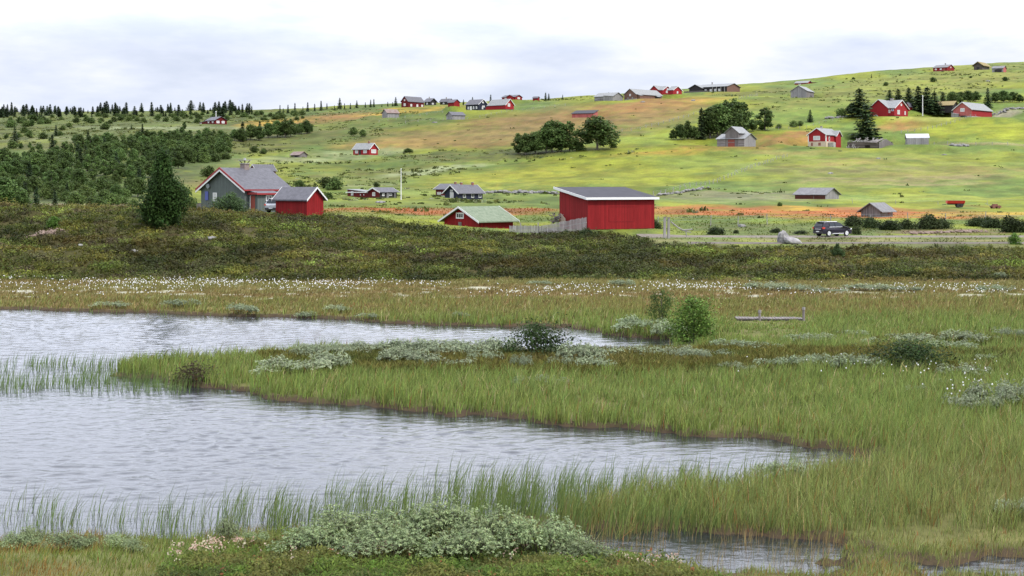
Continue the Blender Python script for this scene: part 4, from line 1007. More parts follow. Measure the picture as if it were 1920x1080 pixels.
B_COL = (0.076, 0.114, 0.033); S_COL = (0.036, 0.056, 0.024)
BROAD = [Plant(crown_broad(10+i, 6.0, 2.1, 3400, 0.34, np.array(B_COL)*t, 18), 'crown', 'trunk', M_LEAF, 6.0, 4.2) for i, t in enumerate((1, .85, 1.15, .95, .75))]
SLIM = [Plant(crown_broad(30+i, 6.0, 1.5, 2300, 0.32, np.array(B_COL)*t, 15, base=.1), 'crown', 'trunk', M_LEAF, 6.0, 3.0) for i, t in enumerate((1.1, .9, 1.0))]
LOW = [Plant(crown_broad(40+i, 2.0, 1.6, 1500, 0.27, np.array((0.07, 0.10, 0.028))*t, 12, base=.12), 'foliage', 'stem', M_LEAF, 2.0, 3.2) for i, t in enumerate((1, .8, 1.2))]
SPRUCE = [Plant(crown_spruce(60+i, 8.0, rx, 20, 10, np.array(S_COL)*t, .62, thin=th), 'crown', 'trunk', M_NEED, 8.0, 2*rx) for i, (rx, t, th) in enumerate(((1.7, 1, .05), (1.4, .9, .12), (2.3, 1.05, .05), (1.15, .8, .2)))]
WILLOW = [Plant(shrub_willow(80+i, 2.4, 0.9, 3400, 0.085, np.array((0.225, 0.262, 0.155))*t), 'foliage', 'stem', M_WILL, 0.9, 2.4) for i, t in enumerate((1, .9, 1.08))]
NEARW = [Plant(shrub_willow(95+i, 2.2, 1.25, 6000, 0.072, np.array((0.20, 0.245, 0.115))*t, 17), 'foliage', 'stem', M_WILL, 1.25, 2.2) for i, t in enumerate((1, 1.08, .92))]

def ground_at(u, d): return tz(X(u, d), d)
def loc_uv(u, v, dmin=176): 
    d = at_uv(u, v, dmin); return (X(u, d), d, ground_at(u, d)-0.08), d

# ------------------------------------------------------------------ trees, each one a thing
T = lambda kind, u, v, hp, label, cat='tree', group=None, name=None, dmin=176, wm=1.0: _tree(kind, u, v, hp, label, cat, group, name, dmin, wm)
def _tree(kind, u, v, hp, label, cat, group, name, dmin, wm):
    lo, d = loc_uv(u, v, dmin)
    h = hp*d/F
    p = random.choice({'b': BROAD, 's': SLIM, 'l': LOW, 'c': SPRUCE[:3], 't': [SPRUCE[1], SPRUCE[3]], 'w': [SPRUCE[2]]}[kind])
    nm = name or {'b': 'birch_tree', 's': 'birch_tree', 'l': 'bush', 'c': 'spruce_tree', 't': 'spruce_tree', 'w': 'spruce_tree'}[kind]
    wm *= {'b': 1.3, 's': 1.3, 'c': 1.15, 't': 1.2}.get(kind, 1.0)
    return p.place(nm, lo, h, None, label, cat, group, wmul=wm)

# the wood on the left slope
WOODP = np.array([(-150, 318), (0, 312), (60, 300), (110, 292), (180, 276), (260, 268), (330, 262), (420, 258), (428, 292), (352, 314), (268, 338), (258, 372), (200, 378), (120, 382), (0, 388), (-150, 394)])
r3 = np.random.default_rng(21)
pts = []
tries = 0
while len(pts) < 210 and tries < 9000:
    tries += 1
    u, v = r3.uniform(-60, 430), r3.uniform(256, 392)
    if sd_poly(WOODP, np.array([u]), np.array([v]))[0] < 0: continue
    if any(abs(u-a)*0.9 < 8.5+0.06*(v-250) and abs(v-b) < 4.5+0.055*(v-250) for a, b in pts): continue
    pts.append((u, v))
for (u, v) in sorted(pts, key=lambda q: q[1]):
    hp = r3.uniform(25, 38)*(0.72+0.5*(v-250)/140)
    if r3.random() < 0.09: _tree('c', u, v, hp*1.1, 'dark spruce standing among the birches of the left wood', 'tree', 'trees of the left wood', None, 176, 1)
    elif v > 345 and r3.random() < .45: _tree('l', u, v, hp*.55, 'low green bush along the lower edge of the left wood', 'bush', 'bushes at the foot of the left wood', None, 176, .8)
    else: _tree('b' if r3.random() < .6 else 's', u, v, hp, 'leafy birch in the dense wood on the left slope', 'tree', 'trees of the left wood', None, 176, 1)
for u, v, hp in [(452, 263, 26), (470, 261, 30), (486, 262, 28), (503, 259, 30), (520, 258, 33), (535, 258, 36), (545, 256, 34), (562, 252, 22), (575, 251, 26), (580, 250, 18), (440, 262, 22)]:
    T('b', u, v, hp, 'birch in the row on the slope right of the left red cabin', 'tree', 'birches in a row below the orange field')
T('c', 455, 262, 38, 'dark spruce among the birches right of the left red cabin')
T('c', 487, 250, 22, 'small dark spruce above the row of birches')
for u, v, hp, k_, lb in [(28, 275, 38, 'w', 'broad dark spruce alone on the far left slope'), (46, 249, 12, 'l', 'small dark bush above the broad spruce on the far left'), (105, 255, 22, 'w', 'short wide spruce on the open left slope'),
                     (98, 288, 36, 'c', 'tall dark spruce at the upper left edge of the wood'), (165, 273, 26, 'c', 'dark spruce at the top edge of the left wood'), (267, 252, 20, 'c', 'small spruce on the slope above the left wood'),
                     (246, 241, 9, 'c', 'tiny spruce on the open slope above the wood')]:
    T(k_, u, v, hp, lb, 'tree' if k_ != 'l' else 'bush')
T('b', 8, 392, 62, 'large green birch at the left edge above the heather bank', wm=1.1)
T('b', 40, 391, 40, 'rounded birch beside the large birch at the left edge')
T('c', 68, 388, 40, 'reddish dark spruce at the lower left of the wood'); T('c', 103, 388, 34, 'narrow dark spruce at the foot of the wood')
T('s', 345, 391, 46, 'birch left of the green house gable'); T('b', 330, 392, 36, 'low birch between the big tree and the green house'); T('l', 358, 392, 22, 'bush against the left corner of the green house', 'bush')
T('l', 392, 330, 20, 'bush on the slope behind the green house roof', 'bush'); T('l', 250, 394, 20, 'leafy bush left of the big dark tree', 'bush')
# left ridge: conifers on the skyline
for i in range(205):
    u = r3.uniform(-20, 470) if i > 22 else r3.uniform(-20, 130)
    d = r3.uniform(790, 960)
    z = ground_at(u, d)-.2
    hp = (7+14*r3.random()**1.4)*(0.75+0.45*fbm(np.array([u*.03]), np.array([2.0]))[0])
    p = SPRUCE[r3.choice([0, 1, 1, 2, 3])]
    p.place('spruce_tree', (X(u, d), d, z), hp*d/F, None, wmul=r3.uniform(1.1, 2.1), label='small dark spruce in the long row on the left skyline', cat='tree', group='spruces along the left skyline')
for i in range(60):
    u, v = r3.uniform(-20, 430), r3.uniform(238, 300)
    if sd_poly(WOODP, np.array([u]), np.array([v]))[0] > -2 or abs(u-395) < 40 and v < 246: continue
    _tree(r3.choice(['b', 'l', 's']), u, v, r3.uniform(8, 17), 'small green tree scattered on the open slope above the left wood', 'tree', 'small trees scattered above the left wood', 'birch_tree', 176, 1)
for i in range(34):
    u = r3.uniform(-20, 262); v = r3.uniform(352, 391)
    T('l', u, v, r3.uniform(14, 26), 'low green bush along the lower edge of the left wood', 'bush', 'bushes at the foot of the left wood')
for i in range(20):
    u = r3.uniform(330, 430); v = r3.uniform(290, 312)-(u-330)*.1
    T('l', u, v, r3.uniform(9, 16), 'low bush in the thicket right of the left wood', 'bush', 'bushes right of the left wood')
for i in range(95):
    u = r3.uniform(40, 575); v = r3.uniform(220, 234)-0.012*(u-40)
    T('l', u, v, r3.uniform(5, 10), 'small bright green birch bush just below the left skyline', 'bush', 'birch scrub below the left skyline')
for u, v, hp in [(78, 232, 12), (64, 231, 18), (36, 231, 14), (48, 233, 10), (20, 232, 13)]:
    T('b', u, v, hp, 'birch just below the skyline in the top left corner', 'tree', 'birches below the skyline at far left')
for u, hp, k_ in [(472, 16, 't'), (525, 13, 't'), (531, 10, 'c'), (540, 16, 'c'), (553, 17, 't'), (568, 9, 'c'), (577, 18, 'c'), (590, 14, 't'), (602, 19, 'c'), (613, 11, 't'), (637, 20, 'w'), (627, 9, 'c'), (646, 12, 't'), (657, 11, 'c'), (669, 14, 'w'),
                  (685, 10, 'c'), (695, 14, 'c'), (701, 15, 't'), (727, 10, 't'), (742, 17, 'w'), (716, 7, 'c'), (736, 9, 'c')]:
    d = 840+r3.uniform(-20, 30)
    SPRUCE[{'t': 3, 'c': 1, 'w': 2}[k_]].place('spruce_tree', (X(u, d), d, ground_at(u, d)-.2), hp*d/F*1.1, None, 'spruce in the thin scattered row left of the ridge houses', 'tree', 'scattered spruces left of the ridge houses')
for u, hp, k_, lb in [(869, 9, 2, 'stubby spruce behind the black ridge house roof'), (886, 13, 2, 'spruce rising behind the black gabled ridge house'), (920, 16, 1, 'pointed spruce behind the red ridge barn'), (1023, 15, 0, 'left of two joined spruces on the middle skyline'),
                      (1029, 13, 0, 'right of two joined spruces on the middle skyline'), (1055, 9, 1, 'small lone spruce on the skyline left of the grey barn'), (1141, 7, 3, 'tiny spruce top behind the grey ridge barn'), (1634, 7, 1, 'tiny lone spruce on the upper right skyline'), (844, 7, 3, 'tiny spruce behind the small red ridge shed')]:
    d = 860 if u < 1500 else 840
    if u < 1500: d = 815
    SPRUCE[k_].place('spruce_tree', (X(u, d), d, ground_at(u, d)-.3), hp*d/F*1.2, None, lb, 'tree')
# groves on the meadow
for u, v, hp, k_ in [(972, 291, 40, 's'), (986, 292, 42, 'b'), (1004, 291, 44, 'b'), (1024, 289, 56, 'b'), (1036, 288, 62, 'b'), (1052, 287, 56, 's'), (1068, 285, 58, 's')]:
    T(k_, u, v, hp, 'dark leafy tree in the grove at the middle of the meadow', 'tree', 'trees of the middle grove')
T('b', 1120, 284, 66, 'big round dark tree at the right of the middle grove', wm=1.3)
T('l', 1086, 284, 16, 'low bush between the middle grove and the round tree', 'bush'); T('l', 1150, 280, 10, 'low bush at the right foot of the round tree', 'bush')
for u, v, hp, k_ in [(1262, 264, 20, 'b'), (1276, 264, 30, 'b'), (1290, 262, 36, 's'), (1302, 262, 26, 'b'), (1332, 259, 60, 'b'), (1346, 258, 64, 'b'), (1362, 255, 66, 'b'), (1378, 252, 66, 'b'), (1394, 249, 58, 's'), (1410, 247, 24, 'b')]:
    T(k_, u, v, hp, 'dark leafy tree in the grove behind the dormer barn', 'tree', 'trees of the grove behind the dormer barn')
T('c', 1315, 261, 60, 'pointed dark spruce in the grove left of the dormer barn'); T('s', 1434, 245, 44, 'lone pale green birch right of the barn grove', wm=1.25)
T('c', 1519, 228, 24, 'small neat spruce alone on the right meadow edge'); T('l', 1488, 236, 12, 'low bush left of the small neat spruce', 'bush'); T('l', 1460, 240, 8, 'low scrubby bush beside the lone birch', 'bush'); T('l', 1500, 233, 9, 'low bush between the birch and the small spruce', 'bush')
T('w', 1624, 256, 66, 'tall dark spruce in front of the large red house', dmin=300, wm=1.7); T('w', 1611, 221, 54, 'big dark spruce left of the large red house', wm=2.0); T('l', 1578, 220, 16, 'green bush left of the big spruce beside the red house', 'bush'); T('b', 1596, 219, 24, 'small birch at the left foot of the big spruce')
for u, v, hp, k_ in [(1668, 192, 26, 'w'), (1684, 195, 30, 'w'), (1704, 198, 36, 'w'), (1722, 204, 46, 'w'), (1738, 205, 50, 'w'), (1752, 204, 44, 'w'), (1768, 200, 34, 'w')]:
    T(k_, u, v, hp, 'dark spruce in the belt behind the large red house', 'tree', 'spruce belt behind the large red house', wm=1.7)
for u, v, hp in [(1786, 196, 26), (1800, 194, 22), (1815, 192, 22), (1830, 191, 20), (1866, 194, 20), (1882, 193, 24), (1898, 192, 20), (1912, 192, 16)]:
    T('b', u, v, hp, 'young green birch in the line above the red gabled barn', 'tree', 'young birches above the red gabled barn', wm=1.2)
T('w', 1852, 203, 38, 'dark spruce right behind the red gabled barn')
for u, v, hp in [(663, 256, 18), (680, 257, 15)]: T('b', u, v, hp, 'small dark tree below the rusty roofed grey shed', 'tree', 'pair of small trees below the grey shed')
T('l', 628, 358, 24, 'grey green bush above the low red cabin', 'bush', wm=.9); T('l', 612, 356, 20, 'dark bush left of the bush above the low red cabin', 'bush'); T('l', 562, 352, 14, 'dark rounded bush behind the red shed roof', 'bush'); T('l', 706, 354, 9, 'small bush behind the low red cabin roof', 'bush')
T('l', 614, 375, 16, 'green bush right behind the red shed gable', 'bush'); T('l', 1462, 388, 8, 'dark low bush left of the small grey shed', 'bush')
T('l', 765, 284, 8, 'dark bush on the orange meadow right of the small red cabin', 'bush', wm=1.6); T('l', 477, 287, 12, 'dark bush at the right end of the wood', 'bush'); T('l', 494, 290, 10, 'low dark bush right of the wood', 'bush')
for u, v, hp in [(1750, 154, 9), (1885, 152, 8), (1661, 160, 7), (1600, 149, 5), (1820, 146, 4)]: T('l', u, v, hp, 'small bush dotted on the upper right heath', 'bush', 'bushes dotted on the upper right heath')

# the big tree and bush by the green house
bigt = Plant(crown_broad(5, 7.6, 2.5, 19000, 0.24, (0.034, 0.060, 0.014), 36, base=.05, ragged=1.0, peak=.62), 'crown', 'trunk', M_LEAF, 7.6, 5.0)
d = d_row(306, 424); bigt.place('birch_tree', (X(306, d), d, ground_at(306, d)-.3), 148*d/F, 84*d/F, 'big dark bushy tree on the heather bank left of the green house', 'tree', rz=.6)
hb = Plant(crown_broad(6, 2.4, 1.9, 5200, 0.16, (0.062, 0.095, 0.036), 18, base=.06), 'foliage', 'stem', M_LEAF, 2.4, 3.8)
d = 169.0; hb.place('bush', (X(432, d), d, ground_at(432, d)-.2), 2.5, 4.6, 'rounded bush in front of the green house gable', 'bush')
# bushes by the water
wb = Plant(crown_broad(8, 2.0, 0.95, 5600, 0.08, (0.088, 0.132, 0.026), 16, base=.04, ragged=1.7, jit=.3), 'foliage', 'stem', M_LEAF, 2.0, 1.9)
d = W(652); wb.place('bush', (X(1298, d), d, 0.15), 2.35, 2.75, 'bright green bush at the tip of the narrow water arm', 'bush')
wb2 = Plant(crown_broad(9, 2.0, 0.7, 1500, 0.085, (0.06, 0.095, 0.025), 9, base=.3, ragged=1.2), 'foliage', 'stem', M_LEAF, 2.0, 1.4)
d = W(630); wb2.place('bush', (X(1240, d), d, 0.15), 2.35, 1.25, 'thin dark bush with bare twigs left of the bright green bush', 'bush')
db = Plant(crown_broad(12, 1.3, 1.15, 3800, 0.085, (0.04, 0.063, 0.02), 11, base=.15, ragged=2.2, jit=.3), 'foliage', 'stem', M_LEAF, 1.3, 2.3)
d = W(686); db.place('bush', (X(1004, d), d, 0.2), 1.5, 2.7, 'dark green bush with upright twigs on the tongue of land', 'bush')
d = W(706); db.place('bush', (X(1706, d), d, 0.2), 1.15, 3.1, 'wide dark green bush on the right of the marsh', 'bush')
# junipers along the road
JUN = [Plant(crown_broad(120+i, 1.5, 1.7, 3200, 0.2, (0.030, 0.042, 0.014), 15, base=.02, ragged=.9), 'foliage', 'stem', M_NEED, 1.5, 3.4) for i in range(3)]
def jun(u, v, hp, wp, label, group='junipers along the gravel road', dmin=130):
    d = at_uv(u, v, dmin); JUN[random.randrange(3)].place('juniper_bush', (X(u, d), d, ground_at(u, d)-.1), hp*d/F*random.uniform(.6, 1.0), wp*d/F*random.uniform(.65, .9), label, 'bush', group)
for u, v, hp, wp in [(1600, 425, 22, 60), (1632, 428, 24, 60), (1668, 432, 26, 66), (1700, 430, 20, 50), (1742, 430, 26, 60), (1768, 428, 28, 50), (1830, 425, 22, 55), (1862, 428, 26, 60), (1895, 436, 34, 70), (1850, 424, 24, 60), (1930, 436, 32, 60), (1606, 440, 16, 30)]:
    jun(u, v, hp, wp, 'dark spreading juniper on the bank behind the parked car')
for u, v, hp, wp, lb in [(1342, 440, 22, 58, 'dark rounded juniper right of the wooden gate posts'), (1380, 438, 10, 18, 'small juniper right of the rounded juniper by the road'), (1226, 437, 16, 40, 'juniper at the right corner of the big red shed'), (1100, 442, 26, 46, 'brownish juniper in front of the paling fence end'), (1060, 440, 16, 30, 'low juniper in front of the paling fence middle'),
                         (1455, 437, 12, 36, 'low juniper left of the parked car'), (1502, 439, 12, 44, 'juniper just behind the rear of the parked car')]:
    jun(u, v, hp, wp, lb, None)
lit = Plant(crown_broad(15, 1.6, .7, 1800, 0.13, (0.045, 0.075, 0.026), 14, base=.02), 'foliage', 'stem', M_LEAF, 1.6, 1.4)
d = d_row(1570, 480); lit.place('bush', (X(1570, d), d, ground_at(1570, d)-.1), 28*d/F, 24*d/F, 'small dark conical bush on the heather below the car', 'bush')
lit2 = Plant(crown_broad(16, 1.6, .7, 1800, 0.13, (0.085, 0.145, 0.026), 14, base=.02), 'foliage', 'stem', M_LEAF, 1.6, 1.4)
d = d_row(1902, 458); lit2.place('bush', (X(1902, d), d, ground_at(1902, d)-.1), 24*d/F, 26*d/F, 'bright green bush at the right edge beside the road', 'bush')
d = d_row(100, 425); lit2.place('bush', (X(100, d), d, ground_at(100, d)-.1), 24*d/F, 28*d/F, 'yellow green bush above the bare gravel scar', 'bush')

# ------------------------------------------------------------------ silver willows
def willow(u, v, wp, hp, label, group=None, name='willow_shrub'):
    if 1000 < u < 1350 and 655 < v < 681: v, hp = max(v, 676)+2, hp*.8
    d = W(v)*(HC-.2)/HC
    WILLOW[random.randrange(3)].place(name, (X(u, d), d, ground_at(u, d)-.05), max(hp*d/F, .25)*1.12, wp*d/F*1.15, label, 'shrub', group, rz=random.choice((0, math.pi))+random.uniform(-.4, .4))
GT = 'silver willows on the tongue of land'
LT = 'silvery willow among the heather on the tongue of land'
for u, v, wp, hp in [(560, 706, 130, 36), (615, 700, 90, 34), (520, 704, 50, 16), (700, 670, 90, 26), (760, 672, 100, 30), (820, 676, 110, 34), (880, 674, 90, 32), (930, 670, 90, 32), (770, 692, 120, 34), (840, 698, 100, 26), (912, 690, 60, 28), (650, 664, 80, 18),
                     (1060, 672, 90, 34), (1090, 690, 90, 44), (1110, 704, 70, 30), (1130, 675, 90, 34), (1060, 700, 60, 26), (1190, 668, 110, 28), (1260, 676, 90, 32), (1290, 684, 70, 30), (1240, 668, 80, 22), (1330, 668, 80, 26), (1380, 664, 100, 24), (1420, 660, 80, 18), (1300, 660, 80, 20)]:
    willow(u, v, wp, hp, LT, GT)
for i in range(11):
    u_ = r3.uniform(560, 1330); willow(u_, r3.uniform(666, 680), r3.uniform(50, 100), r3.uniform(18, 28), LT, GT)
willow(978, 703, 42, 34, 'small round silver willow below the dark bush')
willow(1016, 730, 86, 20, 'low silvery willow alone in the green sedge of the tongue')
for u, v, wp, hp in [(1372, 704, 50, 20), (1398, 706, 40, 22), (1440, 697, 56, 26), (1500, 698, 70, 26), (1535, 694, 50, 26), (1600, 702, 90, 34), (1570, 700, 60, 22), (1630, 694, 50, 20)]:
    willow(u, v, wp, hp, 'silvery willow left of the wide dark bush', 'silver willows left of the wide dark bush')
for u, v, wp, hp in [(1500, 648, 70, 18), (1530, 648, 80, 20), (1600, 636, 60, 12), (1660, 652, 70, 16), (1720, 654, 80, 24), (1690, 646, 60, 20), (1800, 652, 80, 28), (1780, 662, 80, 22), (1840, 645, 60, 16), (1890, 640, 50, 22)]:
    willow(u, v, wp, hp, 'silvery willow scattered across the far right marsh', 'silver willows of the far right marsh')
willow(1704, 702, 30, 24, 'little pale willow in front of the wide dark bush'); willow(1810, 712, 86, 26, 'pale willow clump right of the wide dark bush'); willow(1846, 686, 34, 20, 'very small pale willow above the pale willow clump')
willow(1718, 740, 40, 18, 'small thin willow left of the large right willow'); willow(1775, 724, 50, 12, 'low sprawling willow above the large right willow')
for u, v, wp, hp in [(1820, 780, 90, 40), (1880, 776, 110, 52), (1930, 772, 90, 50)]: willow(u, v, wp, hp, 'large grey willow dotted with cotton grass at the right edge', 'large willows at the right edge')
willow(1466, 902, 96, 40, 'pale willow at the right end of the near water'); willow(1898, 978, 60, 44, 'sparse silver willow low at the right edge'); willow(1446, 1018, 44, 22, 'tiny willow beside the shallow pool')
for u, v, wp, hp in [(205, 576, 60, 14), (340, 578, 70, 16), (455, 586, 60, 20), (575, 590, 40, 14), (630, 586, 40, 18), (690, 594, 40, 12), (862, 598, 30, 14)]: willow(u, v, wp, hp, 'pale willow tuft on the far pond shore', 'willow tufts on the far shore')
willow(1210, 622, 90, 34, 'silvery willow left of the bright green bush at the water arm'); willow(1255, 628, 70, 30, 'silvery willow directly beside the bright green bush')
for u, v, wp, hp in [(1165, 541, 50, 14), (1440, 549, 80, 16), (1500, 550, 70, 14), (1560, 552, 60, 10), (1630, 551, 90, 14), (1690, 551, 60, 12), (1870, 552, 60, 14), (1010, 538, 40, 10)]: willow(u, v, wp, hp, 'pale willow in the cotton grass below the heather', 'pale willows in the cotton grass')
d = d_row(1878, 518); WILLOW[0].place('willow_shrub', (X(1878, d), d, ground_at(1878, d)), .75, 1.6, 'pale willow alone on the right heather bank', 'shrub')
tw = Plant(crown_broad(17, .8, .9, 1700, .075, (.055, .045, .026), 14, base=.05, ragged=1.2), 'foliage', 'stem', M_LEAF, .8, 1.8)
d = W(722); tw.place('bush', (X(362, d), d, .05), .75, 1.7, 'brown twiggy bush at the water edge near the tongue tip', 'bush')
willow(312, 716, 60, 18, 'small pale willow left of the brown twiggy bush')
# near the camera
for i, (u, v, w_, h_) in enumerate([(640, 1062, 1.9, 1.0), (760, 1058, 2.1, 1.15), (840, 1052, 2.0, 1.5), (930, 1062, 2.1, 1.2), (1010, 1068, 1.8, 1.15), (585, 1076, 1.5, .75), (880, 1095, 2.0, 1.0), (720, 1092, 1.7, .8), (1080, 1084, 1.3, .75)]):
    d = W(v); NEARW[i % 3].place('willow_shrub', (X(u, d), d, ground_at(u, d)-.05), h_*r3.uniform(.66, 1.0), w_*r3.uniform(.8, 1.05), 'silver green willow in the thicket at the bottom of the photo', 'shrub', 'willow thicket in the foreground', rz=random.choice((0, math.pi)))
for i, (u, v, w_, h_) in enumerate([(30, 1052, .9, .42), (62, 1042, .7, .5), (118, 1050, .9, .45), (160, 1045, .7, .35), (225, 1052, .8, .35), (430, 1035, .7, .6), (250, 1062, .7, .3), (480, 1050, .6, .4)]):
    d = W(v); NEARW[i % 3].place('willow_shrub', (X(u, d), d, ground_at(u, d)-.03), h_, w_, 'small pale willow along the near shore at the left', 'shrub', 'small willows on the near left shore')
# ------------------------------------------------------------------ grasses, reeds and heather (nobody could count them)
def sample(n, u0, u1, d0, d1, p=1.4, r=rng):
    """points spread over the ground, thinning out with distance"""
    q = r.random(n); e = 1-p+1
    d = (d0**e+q*(d1**e-d0**e))**(1/e)
    u = r.uniform(u0, u1, n)
    return X(u, d), d
def wpx(d, k_): return np.maximum(0.006, k_*d/1422.0)
def mixcol(*cw):
    s = sum(w_[:, None] for c_, w_ in cw)
    return sum(c_*w_[:, None] for c_, w_ in cw)/s
P_GREEN = C_(0.128, 0.184, 0.044); P_OLIVE = C_(0.19, 0.195, 0.064); P_TAN = C_(0.30, 0.22, 0.10); P_BRIGHT = C_(0.175, 0.225, 0.05); P_BLUE = C_(0.085, 0.135, 0.05); P_RUST = C_(0.2, 0.085, 0.03)

# sedge over all the wet land
x, y = sample(430000, -120, 2040, 26.5, 92, 1.25)
# half of it grows in tussocks
cid = rng.integers(0, len(x), len(x)//26); q = rng.integers(0, len(cid), len(x)); tus = rng.random(len(x)) < .55
x = np.where(tus, x[cid][q]+rng.normal(0, .10, len(x)), x); y = np.where(tus, y[cid][q]+rng.normal(0, .10, len(x)), y)
thh = np.where(tus, (.7+.75*rng.random(len(cid)))[q], .85)
sd = water_sd(x, y); u, v = UV(x, y, 0.25)
h2 = sd_poly(HEATH2, x, y)
rm = rng.random(len(x))
dens = np.where(h2 > 0, 0.35, 1.0)*np.where((y < 33) & (u < 1050), 0.30, 1.0)*np.interp(y, [76, 84], [1, .30])
n1 = fbm(x*0.25, y*0.18, 4); n2 = fbm(x*0.9+8, y*0.7, 3)
dens = dens*(0.55+0.9*n2)
inpool = (y < 31.5) & (u > 1000) & (fbm(x*.7+3, y*1.1, 3) > .46) & (sd < 1.6)
k = ((sd < -0.02) | inpool & (rm < .5)) & (rm < dens)
x, y, sd, u, n1, n2, h2, thh = [a_[k] for a_ in (x, y, sd, u, n1, n2, h2, thh)]
z = terrain(x, y)
n = len(x)
edge = sstep(-2.5, -0.2, sd)
near = 1-sstep(36, 46, y)
right = sstep(950, 1150, u)
far = sstep(74, 90, y)
g_ = 0.9+0*n1
col = mixcol((P_GREEN*1.12, 1.15*(0.3+1.1*n1)), (P_OLIVE, .36*(0.4+n2)), (P_BRIGHT, .8*edge*(1-near)+.25*(1-near)), (P_TAN, (.08+.26*near*right)*(0.3+1.4*n2)), (P_BLUE, .35*far+.15*(1-n1)), (OC*1.2, 1.6*sstep(76, 86, y)))
rust = rng.random(n) < (.015+.03*near*right)
col[rust] = P_RUST
dead = rng.random(n) < .03; col[dead] = C_(.36, .29, .15)
h = (0.20+0.38*rng.random(n)**.8)*(0.55+0.9*n1)*thh
h = np.where(near*right > .3, h*1.22, h); h *= 1+0.28*edge*(1-near)
h = np.where(h2 > -0.5, h*0.72, h); h *= np.where((y < 33) & (u < 1050), .45, 1)*np.where((y < 30.5) & (u >= 1050), .35, 1)
h *= np.where(y > 74, .85, 1)*(1-.66*np.exp(-((u-1440)/88)**4-((y-74)/8)**4))
V1 = blades(x, y, z-.03, h, wpx(y, .62)*rng.uniform(.6, 1.2, n), rng.uniform(.05, .75, n), rng.normal(0.25, 1.5, n)+3*(fbm(x*.2, y*.2, 2)-.5), col, .30)
me = join([V1])
o = new_obj('sedge', np_mesh('sedge', *me, mat=M_GRASS)); tag(o, 'tall green and olive sedge covering the wet marsh', 'sedge', kind='stuff')

# tall reeds standing in the near water
x, y = sample(60000, -60, 1500, 31.0, 41.5, 1.2)
u, v = UV(x, y, 0.0); sd = water_sd(x, y)
lim = np.interp(u, [-60, 60, 200, 330, 480, 700, 840, 1000, 1200, 1350, 1480], [948, 945, 962, 950, 940, 930, 905, 905, 905, 890, 876])
cl = fbm(u*0.035, v*0.02, 3)
band = sstep(-14, 34, v-lim)
dens = band*(0.10+0.22*sstep(.34, .62, cl)+.12*(rng.random(len(x))<.3))*np.interp(u, [0, 420, 820, 1300], [.42, .62, 1.15, 1.3])*(.55+.6*sstep(20, 60, v-lim))
k = (sd > -0.5) & (rng.random(len(x)) < dens)
x, y, u, v, cl, band = [a_[k] for a_ in (x, y, u, v, cl, band)]
n = len(x)
h = (0.42+0.48*rng.random(n))*(.7+.6*cl)*np.where(u < 330, .9, 1.05)
R1 = blades(x, y, np.full(n, -.1), h+.1, wpx(y, .62)*rng.uniform(.6, 1.2, n), rng.uniform(.08, .5, n), rng.normal(0.1, .35, n), mixcol((P_GREEN*.9, .6+.6*cl), (P_BLUE, np.full(n, .5)), (P_OLIVE, .5*rng.random(n))), .22)
# thin reed bed left of the tongue
x, y = sample(15000, -100, 520, 52, 68, 1.0)
u, v = UV(x, y, 0.0); sd = water_sd(x, y); cl = fbm(u*0.03, v*0.08, 3)
b1 = sstep(676, 686, v)*(1-sstep(696, 700, v)); b2 = sstep(704, 712, v)*(1-sstep(734, 752, v))
dens = (b1*.35+b2*.45)*sstep(.30, .62, cl)*(1-sstep(220, 330, u-np.where(v > 700, 130, -30)))
k = (sd > -.1) & (rng.random(len(x)) < dens*.9)
x, y, cl = x[k], y[k], cl[k]; n = len(x)
R2 = blades(x, y, np.full(n, -.08), .40+.35*rng.random(n), wpx(y, .55)*rng.uniform(.6, 1.1, n), rng.uniform(.05, .4, n), rng.normal(0.1, .5, n), mixcol((P_GREEN, cl), (P_BLUE, np.full(n, .5))), .2)
# stray stems in the shallow margins and the pools
x, y = sample(52000, -60, 2000, 26.5, 92, 1.3)
sd = water_sd(x, y); u, v = UV(x, y, 0.)
pool = (y < 32) & (u > 1000)
k = (sd > 0) & ((sd < np.where(y > 60, .9, .7)) & (rng.random(len(x)) < .30) | pool & (rng.random(len(x)) < .5*sstep(.3, .6, fbm(x*.8, y*.8, 3))))
x, y, pool = x[k], y[k], pool[k]; n = len(x)
R3 = blades(x, y, np.full(n, -.06), np.where(pool, .32, .3)+.25*rng.random(n), wpx(y, .5)*rng.uniform(.6, 1.1, n), rng.uniform(.05, .4, n), rng.normal(0.1, .7, n), np.where(pool[:, None], mixcol((P_TAN, np.full(n, .7)), (P_RUST, rng.random(n)*.6), (P_OLIVE, rng.random(n))), P_GREEN), .25)
o = new_obj('reeds', np_mesh('reeds', *join([R1, R2, R3]), mat=M_GRASS)); tag(o, 'thin green reeds standing in the pond shallows', 'reeds', kind='stuff')

# ochre bog grass and cotton grass before the heather
x, y = sample(76000, -150, 2070, 77, 113, 1.0)
u, v = UV(x, y, .3); z = terrain(x, y); n1 = fbm(x*.12, y*.5, 4); n2 = fbm(x*.6, y*.5, 3); k = (water_sd(x, y) < -.1) & (rng.random(len(x)) < np.interp(y, [77, 86], [.2, 1]))
lich = sstep(0.61, 0.67, fbm(x*0.8+40, y*0.9, 3))*sstep(90, 93, y)*(1-sstep(101, 106, y))
k &= rng.random(len(x)) > lich*1.2
x, y, z, n1, n2 = x[k], y[k], z[k], n1[k], n2[k]; n = len(x)
col = mixcol((OC*.85, np.full(n, .8)), (C_(.15, .09, .042), 1.1*sstep(.45, .65, n1)), (P_OLIVE*.9, 1.8*n2*sstep(95, 108, y)+.5), (C_(.26, .2, .08), 1.2*sstep(.5, .7, n2)))
B1 = blades(x, y, z-.03, .13+.16*rng.random(n), wpx(y, .9), rng.uniform(.2, .9, n), rng.normal(.3, .9, n), col, .2)
